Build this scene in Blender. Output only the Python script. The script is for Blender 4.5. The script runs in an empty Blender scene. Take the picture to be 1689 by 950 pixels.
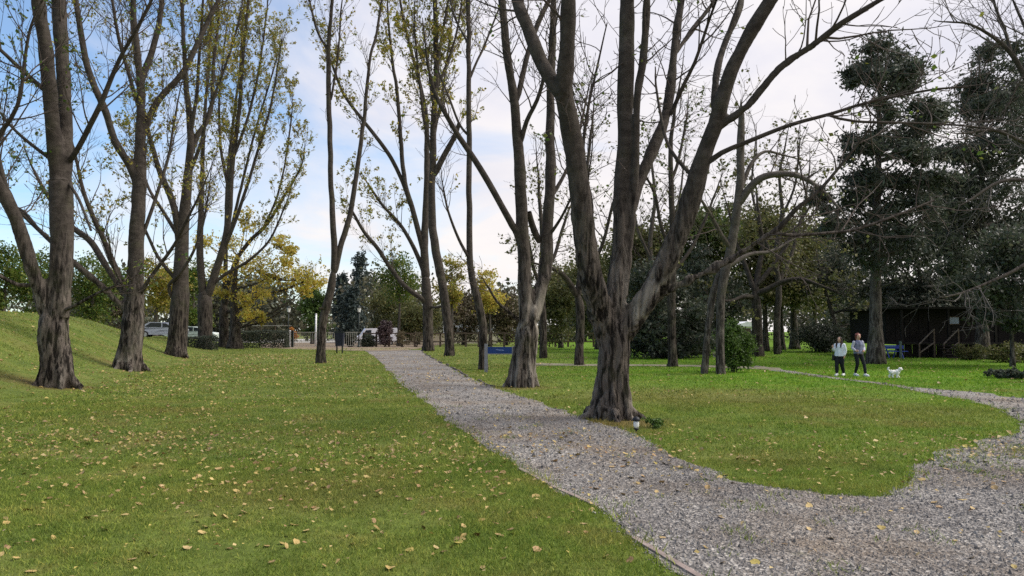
import bpy, bmesh, math, random
import numpy as np
from mathutils import Vector, geometry

random.seed(11)
rng = np.random.default_rng(11)
sc = bpy.context.scene
C = sc.collection

# ------------------------------------------------------------------ camera
F, CX, CY = 1206.0, 844.5, 475.0          # photograph focal length and centre, pixels
CAMZ, PITCH = 1.65, math.atan(71 / 1206.0)
cam_data = bpy.data.cameras.new('camera')
cam_data.sensor_width = 36.0
cam_data.lens = 36.0 * F / 1689.0
cam_data.clip_start, cam_data.clip_end = 0.1, 3000
cam = bpy.data.objects.new('camera', cam_data)
C.objects.link(cam)
cam.location = (0, 0, CAMZ)
cam.rotation_euler = (math.pi / 2 + PITCH, 0, 0)
sc.camera = cam

# ------------------------------------------------------------------ light
SUN_AZ, SUN_EL = math.radians(84), math.radians(47)     # azimuth to the right of the view
world = bpy.data.worlds.new('World')
sc.world = world
world.use_nodes = True
wt = world.node_tree
wt.nodes.clear()


def N(t, kind, loc=None, **kw):
    n = t.nodes.new(kind)
    for k, v in kw.items():
        if k.startswith('i_'):
            n.inputs[k[2:].replace('_', ' ')].default_value = v
        else:
            setattr(n, k, v)
    return n


def math_node(t, op, a, b=None, clamp=False):
    n = t.nodes.new('ShaderNodeMath')
    n.operation = op
    n.use_clamp = clamp
    for i, v in enumerate((a, b)):
        if v is None:
            continue
        if isinstance(v, (int, float)):
            n.inputs[i].default_value = v
        else:
            t.links.new(v, n.inputs[i])
    return n.outputs[0]


def mix_col(t, fac, a, b, mode='MIX'):
    n = t.nodes.new('ShaderNodeMix')
    n.data_type = 'RGBA'
    n.blend_type = mode
    for i, v in ((0, fac), (6, a), (7, b)):
        if isinstance(v, (int, float)):
            n.inputs[i].default_value = v
        elif isinstance(v, tuple):
            n.inputs[i].default_value = v if len(v) == 4 else (*v, 1)
        else:
            t.links.new(v, n.inputs[i])
    return n.outputs[2]


def ramp(t, fac, stops, interp='LINEAR'):
    n = t.nodes.new('ShaderNodeValToRGB')
    n.color_ramp.interpolation = interp
    el = n.color_ramp.elements
    while len(el) < len(stops):
        el.new(0.5)
    for e, (p, c) in zip(el, stops):
        e.position = p
        if isinstance(c, (int, float)):
            c = (c, c, c)
        e.color = (*c[:3], 1)
    t.links.new(fac, n.inputs[0])
    return n.outputs[0]


def noise(t, vec, scale, detail=4, rough=0.55, dist=0.0, out=0):
    n = t.nodes.new('ShaderNodeTexNoise')
    n.inputs['Scale'].default_value = scale
    n.inputs['Detail'].default_value = detail
    n.inputs['Roughness'].default_value = rough
    n.inputs['Distortion'].default_value = dist
    if vec is not None:
        t.links.new(vec, n.inputs['Vector'])
    return n.outputs[out]


sky = N(wt, 'ShaderNodeTexSky')
sky.sky_type = 'NISHITA'
sky.sun_disc = False
sky.sun_elevation = SUN_EL
sky.sun_rotation = SUN_AZ
sky.air_density, sky.dust_density, sky.ozone_density = 1.0, 0.6, 2.5
tc = N(wt, 'ShaderNodeTexCoord')
sep = N(wt, 'ShaderNodeSeparateXYZ')
wt.links.new(tc.outputs['Generated'], sep.inputs[0])
den = math_node(wt, 'ADD', math_node(wt, 'MAXIMUM', sep.outputs[2], 0.0), 0.22)
cmb = N(wt, 'ShaderNodeCombineXYZ')
wt.links.new(math_node(wt, 'DIVIDE', sep.outputs[0], den), cmb.inputs[0])
wt.links.new(math_node(wt, 'DIVIDE', sep.outputs[1], den), cmb.inputs[1])
cl1 = noise(wt, cmb.outputs[0], 1.15, 7, 0.6, 0.6)
cl2 = noise(wt, cmb.outputs[0], 0.5, 2, 0.5)
# the cloud bank thickens from the left of the view to the right
cov = math_node(wt, 'ADD', math_node(wt, 'MULTIPLY', sep.outputs[0], 0.62),
                math_node(wt, 'ADD', math_node(wt, 'MULTIPLY', cl1, 1.25),
                          math_node(wt, 'MULTIPLY', cl2, 0.45)))
cmask = ramp(wt, cov, [(0.44, 0.06), (0.62, 0.48), (0.88, 1.0)])
csh = noise(wt, cmb.outputs[0], 2.4, 5, 0.55, 0.3)
ccol = ramp(wt, csh, [(0.3, (0.78, 0.78, 0.88)), (0.5, (0.88, 0.86, 0.92)), (0.7, (0.99, 0.95, 0.95))])
lowf = ramp(wt, sep.outputs[2], [(0.02, 0.75), (0.34, 0.0)])
ccol = mix_col(wt, lowf, ccol, (1.03, 0.965, 0.91))
cbright = mix_col(wt, 1.0, ccol, (4.95, 4.95, 4.95), 'MULTIPLY')
skyb = mix_col(wt, 1.0, sky.outputs[0], (0.88, 0.98, 1.02), 'MULTIPLY')
final = mix_col(wt, cmask, skyb, cbright)
bg = N(wt, 'ShaderNodeBackground')
bg.inputs['Strength'].default_value = 0.1
wt.links.new(final, bg.inputs['Color'])
wo = N(wt, 'ShaderNodeOutputWorld')
wt.links.new(bg.outputs[0], wo.inputs['Surface'])

sd = bpy.data.lights.new('sun', 'SUN')
sd.energy = 2.3
sd.angle = math.radians(38)
sd.color = (1.0, 0.95, 0.88)
sun = bpy.data.objects.new('sun', sd)
C.objects.link(sun)
dvec = Vector((math.sin(SUN_AZ) * math.cos(SUN_EL), math.cos(SUN_AZ) * math.cos(SUN_EL), math.sin(SUN_EL)))
sun.rotation_euler = dvec.to_track_quat('Z', 'Y').to_euler()
sun.location = dvec * 60

vs = sc.view_settings
vs.view_transform, vs.look, vs.exposure, vs.gamma = 'Standard', 'None', 1.05, 1.0
vs.use_curve_mapping = False
sc.cycles.use_denoising = False
sc.cycles.max_bounces = 6
sc.cycles.diffuse_bounces = 3
sc.cycles.transmission_bounces = 4
sc.cycles.transparent_max_bounces = 6
sc.render.film_transparent = False

# ------------------------------------------------------------------ pixels to place
CP, SP = math.cos(PITCH), math.sin(PITCH)


def ray(px, py):
    v, u = (px - CX) / F, (CY - py) / F
    return (v, CP - SP * u, SP + CP * u)


def P(px, py, Y):
    d = ray(px, py)
    t = Y / d[1]
    return np.array([d[0] * t, Y, CAMZ + d[2] * t])


def sm(t):
    t = np.clip(t, 0, 1)
    return t * t * (3 - 2 * t)


def ground(x, y):
    """height of the lawn: flat, with a grassy bank left of the row of poplars"""
    x = np.asarray(x, float)
    y = np.asarray(y, float)
    s = (-13.2 - (y - 21) * 0.28) - x
    A = 2.55 - 1.45 * sm((y - 43) / 15) - 1.1 * sm((y - 74) / 30)
    h = A * sm((s + 0.9) / 8.2)
    return h + 0.05 * np.sin(x * 0.5 + 1.0) * np.sin(y * 0.37) * sm((s + 2) / 5)


def G(px, py):
    d = ray(px, py)
    t, step = 2.0, 0.25
    while t < 900:
        x, y, z = d[0] * t, d[1] * t, CAMZ + d[2] * t
        if z <= float(ground(x, y)):
            lo, hi = t - step, t
            for _ in range(24):
                m = (lo + hi) / 2
                if CAMZ + d[2] * m <= float(ground(d[0] * m, d[1] * m)):
                    hi = m
                else:
                    lo = m
            t = hi
            return np.array([d[0] * t, d[1] * t, float(ground(d[0] * t, d[1] * t))])
        t += step
    raise ValueError((px, py))


def at(px, Y, lift=0.0):
    """ground point below the view direction px at distance Y"""
    x = (px - CX) / F * Y / (CP - SP * (-math.tan(PITCH)))
    return np.array([x, Y, float(ground(x, Y)) + lift])


# ------------------------------------------------------------------ mesh helpers
def make_mesh(name, verts, faces, smooth=False):
    """faces: list of int arrays, each (n, k)"""
    verts = np.asarray(verts, np.float32)
    me = bpy.data.meshes.new(name)
    faces = [f for f in faces if len(f)]
    nl = sum(f.size for f in faces)
    npoly = sum(len(f) for f in faces)
    me.vertices.add(len(verts))
    me.vertices.foreach_set('co', verts.ravel())
    me.loops.add(nl)
    me.loops.foreach_set('vertex_index', np.concatenate([f.ravel() for f in faces]).astype(np.int32))
    me.polygons.add(npoly)
    starts, o = [], 0
    for f in faces:
        starts.append(o + np.arange(len(f)) * f.shape[1])
        o += f.size
    me.polygons.foreach_set('loop_start', np.concatenate(starts).astype(np.int32))
    me.polygons.foreach_set('use_smooth', np.full(npoly, smooth, bool))
    me.update(calc_edges=True)
    return me


def link(name, me, mat, parent=None, loc=None):
    o = bpy.data.objects.new(name, me)
    C.objects.link(o)
    if mat is not None and not me.materials:
        me.materials.append(mat)
    if parent is not None:
        o.parent = parent
    if loc is not None:
        o.location = loc
    return o


def tag(o, label=None, cat=None, group=None, kind=None):
    for k, v in (('label', label), ('category', cat), ('group', group), ('kind', kind)):
        if v:
            o[k] = v
    return o


def empty(name, loc, label, cat, group=None, rz=0.0):
    o = bpy.data.objects.new(name, None)
    o.empty_display_size = 0.2
    C.objects.link(o)
    o.location = [float(v) for v in loc]
    o.rotation_euler[2] = rz
    return tag(o, label, cat, group)


class MB:
    """collects simple shapes into one mesh"""

    def __init__(self):
        self.v, self.q, self.t, self.n = [], [], [], 0

    def add(self, v, q=(), t=()):
        v = np.asarray(v, float)
        if len(q):
            self.q.append(np.asarray(q) + self.n)
        if len(t):
            self.t.append(np.asarray(t) + self.n)
        self.v.append(v)
        self.n += len(v)
        return self

    def box(self, c, s, rz=0.0, taper=1.0, rx=0.0):
        c = np.asarray(c, float)
        hx, hy, hz = s[0] / 2, s[1] / 2, s[2] / 2
        v = np.array([[-hx, -hy, -hz], [hx, -hy, -hz], [hx, hy, -hz], [-hx, hy, -hz],
                      [-hx * taper, -hy * taper, hz], [hx * taper, -hy * taper, hz],
                      [hx * taper, hy * taper, hz], [-hx * taper, hy * taper, hz]])
        if rx:
            v = v @ np.array([[1, 0, 0], [0, math.cos(rx), math.sin(rx)], [0, -math.sin(rx), math.cos(rx)]])
        if rz:
            v = v @ np.array([[math.cos(rz), math.sin(rz), 0], [-math.sin(rz), math.cos(rz), 0], [0, 0, 1]])
        return self.add(v + c, [[0, 3, 2, 1], [4, 5, 6, 7], [0, 1, 5, 4], [1, 2, 6, 5], [2, 3, 7, 6], [3, 0, 4, 7]])

    def tube(self, pts, rad, sides=8, caps=True):
        pts = np.asarray(pts, float)
        rad = np.broadcast_to(np.asarray(rad, float), (len(pts),))
        v, q = tube_arrays(pts[None], rad[None], sides)
        n0 = len(v)
        t = []
        if caps:
            v = np.vstack([v, pts[0], pts[-1]])
            m = len(pts) - 1
            for k in range(sides):
                t.append([n0, (k + 1) % sides, k])
                t.append([n0 + 1, m * sides + k, m * sides + (k + 1) % sides])
        return self.add(v, q, t)

    def ball(self, c, r, seg=12, rings=8, rot=None):
        r = np.broadcast_to(np.asarray(r, float), (3,))
        v = [[0, 0, 1]]
        for i in range(1, rings):
            a = math.pi * i / rings
            for k in range(seg):
                b = 2 * math.pi * k / seg
                v.append([math.sin(a) * math.cos(b), math.sin(a) * math.sin(b), math.cos(a)])
        v.append([0, 0, -1])
        v = np.array(v) * r
        if rot is not None:
            v = v @ np.asarray(rot).T
        q, t = [], []
        for k in range(seg):
            t.append([0, 1 + k, 1 + (k + 1) % seg])
            b = 1 + (rings - 2) * seg
            t.append([b + (k + 1) % seg, b + k, len(v) - 1])
            for i in range(rings - 2):
                a0 = 1 + i * seg
                q.append([a0 + k, a0 + seg + k, a0 + seg + (k + 1) % seg, a0 + (k + 1) % seg])
        return self.add(v + np.asarray(c, float), q, t)

    def prism(self, outline, y0, y1):
        """outline in x,z extruded along y"""
        n = len(outline)
        a = [[p[0], y0, p[1]] for p in outline] + [[p[0], y1, p[1]] for p in outline]
        q = [[k, (k + 1) % n, n + (k + 1) % n, n + k] for k in range(n)]
        tri = geometry.tessellate_polygon([[Vector((p[0], 0, p[1])) for p in outline]])
        t = [list(x) for x in tri] + [[i + n for i in x[::-1]] for x in tri]
        return self.add(a, q, t)

    def mesh(self, name, smooth=False):
        fs = []
        if self.q:
            fs.append(np.vstack(self.q))
        if self.t:
            fs.append(np.vstack(self.t))
        return make_mesh(name, np.vstack(self.v), fs, smooth)

    def build(self, name, mat, parent=None, smooth=False, loc=None):
        return link(name, self.mesh(name, smooth), mat, parent, loc)


def tube_arrays(Pt, R, sides):
    """Pt (B,n,3), R (B,n) -> verts, quads"""
    B, n, _ = Pt.shape
    T = np.empty_like(Pt)
    T[:, 1:-1] = Pt[:, 2:] - Pt[:, :-2]
    T[:, 0] = Pt[:, 1] - Pt[:, 0]
    T[:, -1] = Pt[:, -1] - Pt[:, -2]
    T /= np.linalg.norm(T, axis=2, keepdims=True) + 1e-9
    mean = np.abs(T.mean(1))
    a = np.zeros((B, 3))
    a[np.arange(B), mean.argmin(1)] = 1.0
    U = np.cross(T, a[:, None, :])
    U /= np.linalg.norm(U, axis=2, keepdims=True) + 1e-9
    V = np.cross(T, U)
    ang = np.arange(sides) * 2 * math.pi / sides
    verts = (Pt[:, :, None, :] + R[:, :, None, None] * (np.cos(ang)[:, None] * U[:, :, None, :]
                                                       + np.sin(ang)[:, None] * V[:, :, None, :]))
    i = np.arange(n - 1)[:, None] * sides
    k = np.arange(sides)[None, :]
    k2 = (k + 1) % sides
    q = np.stack([i + k, i + k2, i + sides + k2, i + sides + k], -1).reshape(-1, 4)
    q = (q[None] + (np.arange(B) * n * sides)[:, None, None]).reshape(-1, 4)
    return verts.reshape(-1, 3), q


def branch_mesh(name, branches, sides):
    """branches: list of (pts, radii); grouped by point count"""
    by = {}
    for p, r in branches:
        by.setdefault(len(p), []).append((p, r))
    vs_, qs, off = [], [], 0
    for n, lst in by.items():
        v, q = tube_arrays(np.array([b[0] for b in lst], float), np.array([b[1] for b in lst], float), sides)
        vs_.append(v)
        qs.append(q + off)
        off += len(v)
    return make_mesh(name, np.vstack(vs_), [np.vstack(qs)], True)


def vnoise(p, seed=0):
    """smooth value noise in -1..1, vectorised"""
    p = np.asarray(p, float)
    i = np.floor(p).astype(np.int64)
    f = p - i
    f = f * f * (3 - 2 * f)

    def h(a):
        n = (a[:, 0] * 374761393 + a[:, 1] * 668265263 + a[:, 2] * 2147483647 + seed * 1274126177) & 0xffffffff
        n = ((n ^ (n >> 13)) * 1274126177) & 0xffffffff
        n = (n ^ (n >> 16)) & 0xffff
        return n / 32767.5 - 1
    out = 0
    for dx in (0, 1):
        wx = f[:, 0] if dx else 1 - f[:, 0]
        for dy in (0, 1):
            wy = f[:, 1] if dy else 1 - f[:, 1]
            for dz in (0, 1):
                wz = f[:, 2] if dz else 1 - f[:, 2]
                out = out + wx * wy * wz * h(i + np.array([dx, dy, dz]))
    return out


def remesh(me, voxel, smooth=4):
    o = bpy.data.objects.new('work', me)
    C.objects.link(o)
    m = o.modifiers.new('r', 'REMESH')
    m.mode = 'VOXEL'
    m.voxel_size = voxel
    if smooth:
        s = o.modifiers.new('s', 'SMOOTH')
        s.factor = 0.5
        s.iterations = smooth
    dg = bpy.context.evaluated_depsgraph_get()
    out = bpy.data.meshes.new_from_object(o.evaluated_get(dg))
    bpy.data.objects.remove(o)
    bpy.data.meshes.remove(me)
    return out


# ------------------------------------------------------------------ materials
def new_mat(name):
    m = bpy.data.materials.new(name)
    m.use_nodes = True
    t = m.node_tree
    b = t.nodes['Principled BSDF']
    b.inputs['Specular IOR Level'].default_value = 0.3
    return m, t, b


def wpos(t):
    return t.nodes.new('ShaderNodeNewGeometry').outputs['Position']


def stretch(t, vec, s):
    n = t.nodes.new('ShaderNodeMapping')
    n.inputs['Scale'].default_value = s
    t.links.new(vec, n.inputs['Vector'])
    return n.outputs[0]


def bump(t, b, h, strength, dist=0.02):
    n = t.nodes.new('ShaderNodeBump')
    n.inputs['Strength'].default_value = strength
    n.inputs['Distance'].default_value = dist
    t.links.new(h, n.inputs['Height'])
    t.links.new(n.outputs[0], b.inputs['Normal'])


def plain(name, col, rough=0.6, metal=0.0, var=0.15, scale=8.0, bmp=0.0):
    m, t, b = new_mat(name)
    nz = noise(t, wpos(t), scale, 4)
    lo = tuple(c * (1 - var) for c in col)
    hi = tuple(min(1, c * (1 + var)) for c in col)
    t.links.new(ramp(t, nz, [(0.3, lo), (0.7, hi)]), b.inputs['Base Color'])
    b.inputs['Roughness'].default_value = rough
    b.inputs['Metallic'].default_value = metal
    if bmp:
        bump(t, b, noise(t, wpos(t), scale * 6, 3), bmp, 0.01)
    return m


def leaf_mat(name, cols, trans=0.35, rough=0.5):
    m, t, b = new_mat(name)
    g = t.nodes.new('ShaderNodeNewGeometry')
    n = len(cols)
    base = ramp(t, g.outputs['Random Per Island'], [((i + 0.5) / n, c) for i, c in enumerate(cols)])
    big = noise(t, g.outputs['Position'], 0.45, 3)
    col = mix_col(t, 1.0, base, ramp(t, big, [(0.35, (0.72, 0.72, 0.72)), (0.65, (1.25, 1.22, 1.15))]), 'MULTIPLY')
    t.links.new(col, b.inputs['Base Color'])
    b.inputs['Roughness'].default_value = rough
    tr = t.nodes.new('ShaderNodeBsdfTranslucent')
    t.links.new(col, tr.inputs['Color'])
    ms = t.nodes.new('ShaderNodeMixShader')
    ms.inputs[0].default_value = trans
    t.links.new(b.outputs[0], ms.inputs[1])
    t.links.new(tr.outputs[0], ms.inputs[2])
    t.links.new(ms.outputs[0], t.nodes['Material Output'].inputs['Surface'])
    return m


def bark_mat(name, low_dark, low_pale, high_a, high_b, z0=2.2, z1=5.0, fine=1.0, use_attr=False, moss=0.3):
    """furrowed dark bark near the ground, smoother greyer bark higher up"""
    m, t, b = new_mat(name)
    p = wpos(t)
    st = stretch(t, p, (1, 1, 0.16))
    fur = noise(t, st, 11 * fine, 6, 0.68, 0.5)
    fine_n = noise(t, p, 38 * fine, 5, 0.7)
    blot = noise(t, p, 2.6, 4, 0.6)
    ring = noise(t, stretch(t, p, (1, 1, 1.6)), 5.0, 5, 0.65)
    low = ramp(t, fur, [(0.44, low_dark), (0.495, tuple(0.55 * a + 0.45 * c for a, c in zip(low_dark, low_pale))), (0.555, low_pale)])
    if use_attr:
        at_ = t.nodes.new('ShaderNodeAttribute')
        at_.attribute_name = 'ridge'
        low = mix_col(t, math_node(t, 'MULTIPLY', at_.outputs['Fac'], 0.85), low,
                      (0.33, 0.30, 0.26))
    high = ramp(t, ring, [(0.3, high_a), (0.7, high_b)])
    sepn = t.nodes.new('ShaderNodeSeparateXYZ')
    t.links.new(p, sepn.inputs[0])
    zf = math_node(t, 'ADD', math_node(t, 'DIVIDE', math_node(t, 'SUBTRACT', sepn.outputs[2], z0), z1 - z0),
                   math_node(t, 'MULTIPLY', math_node(t, 'SUBTRACT', blot, 0.5), 1.2), True)
    col = mix_col(t, zf, low, high)
    mossm = ramp(t, noise(t, p, 1.7, 5, 0.65), [(0.52, 0.0), (0.7, moss)])
    col = mix_col(t, mossm, col, (0.075, 0.085, 0.035))
    col = mix_col(t, 1.0, col, ramp(t, blot, [(0.3, (0.72, 0.7, 0.7)), (0.7, (1.22, 1.2, 1.18))]), 'MULTIPLY')
    t.links.new(col, b.inputs['Base Color'])
    b.inputs['Roughness'].default_value = 0.9
    b.inputs['Specular IOR Level'].default_value = 0.15
    hgt = math_node(t, 'ADD', math_node(t, 'MULTIPLY', fur, 1.6), math_node(t, 'MULTIPLY', fine_n, 0.7))
    bump(t, b, hgt, 0.85, 0.03)
    return m


BARK = bark_mat('bark_poplar', (0.012, 0.0095, 0.008), (0.092, 0.077, 0.064), (0.036, 0.030, 0.0255), (0.085, 0.072, 0.062))
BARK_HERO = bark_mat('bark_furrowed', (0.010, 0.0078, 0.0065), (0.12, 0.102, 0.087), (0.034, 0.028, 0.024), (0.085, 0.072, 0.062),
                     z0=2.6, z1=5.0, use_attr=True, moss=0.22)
BARK_DARK = bark_mat('bark_dark', (0.03, 0.025, 0.022), (0.13, 0.115, 0.1), (0.07, 0.06, 0.052), (0.13, 0.115, 0.1))
TWIG = plain('twig_bark', (0.07, 0.053, 0.044), 0.9, var=0.3, scale=1.5)
TWIG_GREY = plain('twig_grey', (0.085, 0.075, 0.068), 0.9, var=0.3, scale=1.5)

LEAF_YG = leaf_mat('leaf_yellow_green', [(0.22, 0.24, 0.035), (0.36, 0.30, 0.05), (0.15, 0.19, 0.035), (0.42, 0.31, 0.08)], 0.5)
LEAF_GREEN = leaf_mat('leaf_green', [(0.07, 0.13, 0.02), (0.12, 0.17, 0.025), (0.18, 0.19, 0.04), (0.05, 0.1, 0.02)], 0.4)
LEAF_GOLD = leaf_mat('leaf_gold', [(0.48, 0.40, 0.06), (0.54, 0.43, 0.08), (0.34, 0.36, 0.06), (0.55, 0.34, 0.06), (0.42, 0.42, 0.09)], 0.45)
LEAF_OLIVE = leaf_mat('leaf_olive', [(0.10, 0.115, 0.038), (0.14, 0.14, 0.05), (0.09, 0.11, 0.04), (0.17, 0.155, 0.06)], 0.4)
LEAF_MID = leaf_mat('leaf_mid_green', [(0.065, 0.10, 0.028), (0.095, 0.13, 0.036), (0.055, 0.085, 0.026), (0.13, 0.145, 0.045)], 0.4)
LEAF_DARK = leaf_mat('leaf_evergreen', [(0.055, 0.07, 0.05), (0.075, 0.092, 0.064), (0.046, 0.062, 0.048), (0.095, 0.098, 0.07)], 0.35)
LEAF_BLUE = leaf_mat('leaf_far_conifer', [(0.045, 0.065, 0.06), (0.065, 0.085, 0.08), (0.04, 0.06, 0.055)], 0.15)
LEAF_BROWN = leaf_mat('leaf_brown', [(0.10, 0.075, 0.05), (0.13, 0.10, 0.06), (0.08, 0.07, 0.045), (0.11, 0.105, 0.05)], 0.25)
LEAF_PURPLE = leaf_mat('leaf_purple', [(0.09, 0.065, 0.075), (0.13, 0.095, 0.10), (0.07, 0.05, 0.055)], 0.2)
LEAF_ORANGE = leaf_mat('leaf_orange', [(0.50, 0.20, 0.03), (0.42, 0.22, 0.05), (0.35, 0.13, 0.03)], 0.35)
LEAF_FAR = leaf_mat('leaf_far_wood', [(0.085, 0.09, 0.05), (0.11, 0.095, 0.065), (0.07, 0.085, 0.05), (0.13, 0.12, 0.07), (0.06, 0.075, 0.055)], 0.2)
LEAF_SHRUB = leaf_mat('leaf_shrub', [(0.06, 0.11, 0.02), (0.09, 0.15, 0.03), (0.045, 0.085, 0.02)], 0.3)


def turf_colour(t, p):
    """lawn colour by place: worn straw patches, duller left lawn, vivid right lawn"""
    big = noise(t, p, 0.23, 5, 0.6, 0.4)
    mid = noise(t, p, 0.95, 5, 0.62)
    fine = noise(t, p, 7.0, 4, 0.65)
    sepn = t.nodes.new('ShaderNodeSeparateXYZ')
    t.links.new(p, sepn.inputs[0])
    # right of the path the grass is lusher
    lush = math_node(t, 'ADD', math_node(t, 'MULTIPLY', math_node(t, 'ADD', sepn.outputs[0], 1.0), 0.11),
                     math_node(t, 'MULTIPLY', math_node(t, 'SUBTRACT', big, 0.5), 2.2), True)
    far = math_node(t, 'MULTIPLY', math_node(t, 'SUBTRACT', sepn.outputs[1], 14.0), 0.06, True)
    dull = ramp(t, mid, [(0.3, (0.125, 0.178, 0.036)), (0.5, (0.185, 0.234, 0.05)), (0.7, (0.25, 0.26, 0.072))])
    viv = ramp(t, mid, [(0.3, (0.11, 0.23, 0.018)), (0.5, (0.15, 0.29, 0.022)), (0.7, (0.21, 0.30, 0.03))])
    col = mix_col(t, math_node(t, 'MULTIPLY', lush, math_node(t, 'ADD', far, 0.35)), dull, viv)
    straw = ramp(t, math_node(t, 'ADD', math_node(t, 'MULTIPLY', big, 0.6), math_node(t, 'MULTIPLY', mid, 0.4)),
                 [(0.52, 0.0), (0.66, 0.65)])
    col = mix_col(t, straw, col, (0.20, 0.17, 0.06))
    # worn ground around the big tree on the island lawn
    for (cx, cy, rx, ry, a) in ((5.2, 18.6, 5.0, 3.2, 0.5), (7.6, 15.2, 3.4, 2.2, 0.35), (3.5, 9.6, 1.6, 0.9, 0.3), (-2.2, 7.6, 1.6, 1.2, 0.3),
                                (1.9, 13.1, 1.3, 0.9, 0.9), (-13.2, 20.7, 1.5, 1.1, 0.9), (-16.3, 30.6, 1.6, 1.2, 0.8), (0.3, 21.4, 1.3, 1.0, 0.7)):
        mp = t.nodes.new('ShaderNodeMapping')
        mp.vector_type = 'TEXTURE'
        mp.inputs['Location'].default_value = (cx, cy, 0)
        mp.inputs['Scale'].default_value = (rx, ry, 10)
        t.links.new(p, mp.inputs['Vector'])
        ln = t.nodes.new('ShaderNodeVectorMath')
        ln.operation = 'LENGTH'
        t.links.new(mp.outputs[0], ln.inputs[0])
        f = math_node(t, 'ADD', ln.outputs['Value'], math_node(t, 'MULTIPLY', math_node(t, 'SUBTRACT', mid, 0.5), 2.0))
        col = mix_col(t, ramp(t, f, [(0.35, a), (1.0, 0.0)]), col, (0.23, 0.175, 0.07))
    return mix_col(t, 1.0, col, ramp(t, fine, [(0.25, (0.7, 0.7, 0.7)), (0.75, (1.25, 1.25, 1.2))]), 'MULTIPLY')


mt, t, b = new_mat('lawn_ground')
p = wpos(t)
col = mix_col(t, 1.0, turf_colour(t, p), (0.66, 0.66, 0.66), 'MULTIPLY')
t.links.new(col, b.inputs['Base Color'])
b.inputs['Roughness'].default_value = 0.95
b.inputs['Specular IOR Level'].default_value = 0.1
bump(t, b, math_node(t, 'ADD', noise(t, p, 26, 4, 0.7), noise(t, p, 5, 3)), 0.7, 0.05)
LAWN = mt

mt, t, b = new_mat('grass_blade')
g = t.nodes.new('ShaderNodeNewGeometry')
col = mix_col(t, 1.0, turf_colour(t, g.outputs['Position']),
              ramp(t, g.outputs['Random Per Island'], [(0.0, (0.42, 0.52, 0.42)), (0.3, (0.8, 0.88, 0.75)), (0.6, (1.1, 1.12, 0.95)), (0.88, (1.45, 1.4, 1.1)), (0.97, (2.2, 1.7, 1.7))]), 'MULTIPLY')
t.links.new(col, b.inputs['Base Color'])
b.inputs['Roughness'].default_value = 0.65
b.inputs['Specular IOR Level'].default_value = 0.15
tr = t.nodes.new('ShaderNodeBsdfTranslucent')
t.links.new(col, tr.inputs['Color'])
ms = t.nodes.new('ShaderNodeMixShader')
ms.inputs[0].default_value = 0.3
t.links.new(b.outputs[0], ms.inputs[1])
t.links.new(tr.outputs[0], ms.inputs[2])
t.links.new(ms.outputs[0], t.nodes['Material Output'].inputs['Surface'])
GRASS = mt

mt, t, b = new_mat('gravel_bed')
p = wpos(t)
vo = t.nodes.new('ShaderNodeTexVoronoi')
vo.inputs['Scale'].default_value = 34
t.links.new(p, vo.inputs['Vector'])
sepc = t.nodes.new('ShaderNodeSeparateColor')
t.links.new(vo.outputs['Color'], sepc.inputs[0])
stone = ramp(t, sepc.outputs[0], [(0.0, (0.09, 0.084, 0.08)), (0.4, (0.185, 0.172, 0.162)), (0.75, (0.275, 0.258, 0.242)), (1.0, (0.42, 0.40, 0.375))])
dirt = noise(t, p, 0.55, 5, 0.62)
col = mix_col(t, ramp(t, dirt, [(0.44, 0.0), (0.66, 0.6)]), stone, (0.17, 0.125, 0.085))
col = mix_col(t, ramp(t, noise(t, p, 1.3, 5, 0.7), [(0.6, 0.0), (0.75, 0.4)]), col, (0.11, 0.135, 0.05))
col = mix_col(t, 1.0, col, ramp(t, noise(t, p, 0.8, 5, 0.6, 0.6), [(0.3, (0.72, 0.71, 0.72)), (0.7, (1.22, 1.2, 1.16))]), 'MULTIPLY')
t.links.new(col, b.inputs['Base Color'])
b.inputs['Roughness'].default_value = 0.9
bump(t, b, vo.outputs['Distance'], 0.9, 0.03)
GRAVEL = mt

mt, t, b = new_mat('pebble')
g = t.nodes.new('ShaderNodeNewGeometry')
st = ramp(t, g.outputs['Random Per Island'], [(0.0, (0.10, 0.095, 0.091)), (0.35, (0.165, 0.155, 0.148)), (0.7, (0.225, 0.212, 0.20)), (0.93, (0.28, 0.264, 0.245)), (1.0, (0.36, 0.34, 0.315))])
st = mix_col(t, ramp(t, noise(t, g.outputs['Position'], 0.55, 5, 0.62), [(0.48, 0.0), (0.7, 0.45)]), st, (0.19, 0.145, 0.10))
st = mix_col(t, 1.0, st, ramp(t, noise(t, g.outputs['Position'], 0.8, 5, 0.6, 0.6), [(0.3, (0.72, 0.71, 0.72)), (0.7, (1.22, 1.2, 1.16))]), 'MULTIPLY')
t.links.new(st, b.inputs['Base Color'])
b.inputs['Roughness'].default_value = 0.85
PEBBLE = mt

FALLEN = leaf_mat('fallen_leaf', [(0.42, 0.31, 0.12), (0.45, 0.35, 0.15), (0.27, 0.16, 0.075), (0.46, 0.36, 0.18), (0.20, 0.11, 0.06), (0.42, 0.34, 0.10)], 0.15)
mt, t, b = new_mat('fallen_leaf_single')
oi = t.nodes.new('ShaderNodeObjectInfo')
c0 = ramp(t, oi.outputs['Random'], [(0.0, (0.40, 0.29, 0.11)), (0.2, (0.44, 0.34, 0.15)), (0.4, (0.25, 0.14, 0.065)), (0.6, (0.47, 0.36, 0.18)), (0.8, (0.17, 0.09, 0.05)), (1.0, (0.38, 0.32, 0.09))])
tcn = t.nodes.new('ShaderNodeTexCoord')
c0 = mix_col(t, 1.0, c0, ramp(t, noise(t, tcn.outputs['Object'], 45, 4, 0.65), [(0.3, (0.65, 0.6, 0.55)), (0.65, (1.15, 1.12, 1.05))]), 'MULTIPLY')
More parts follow.
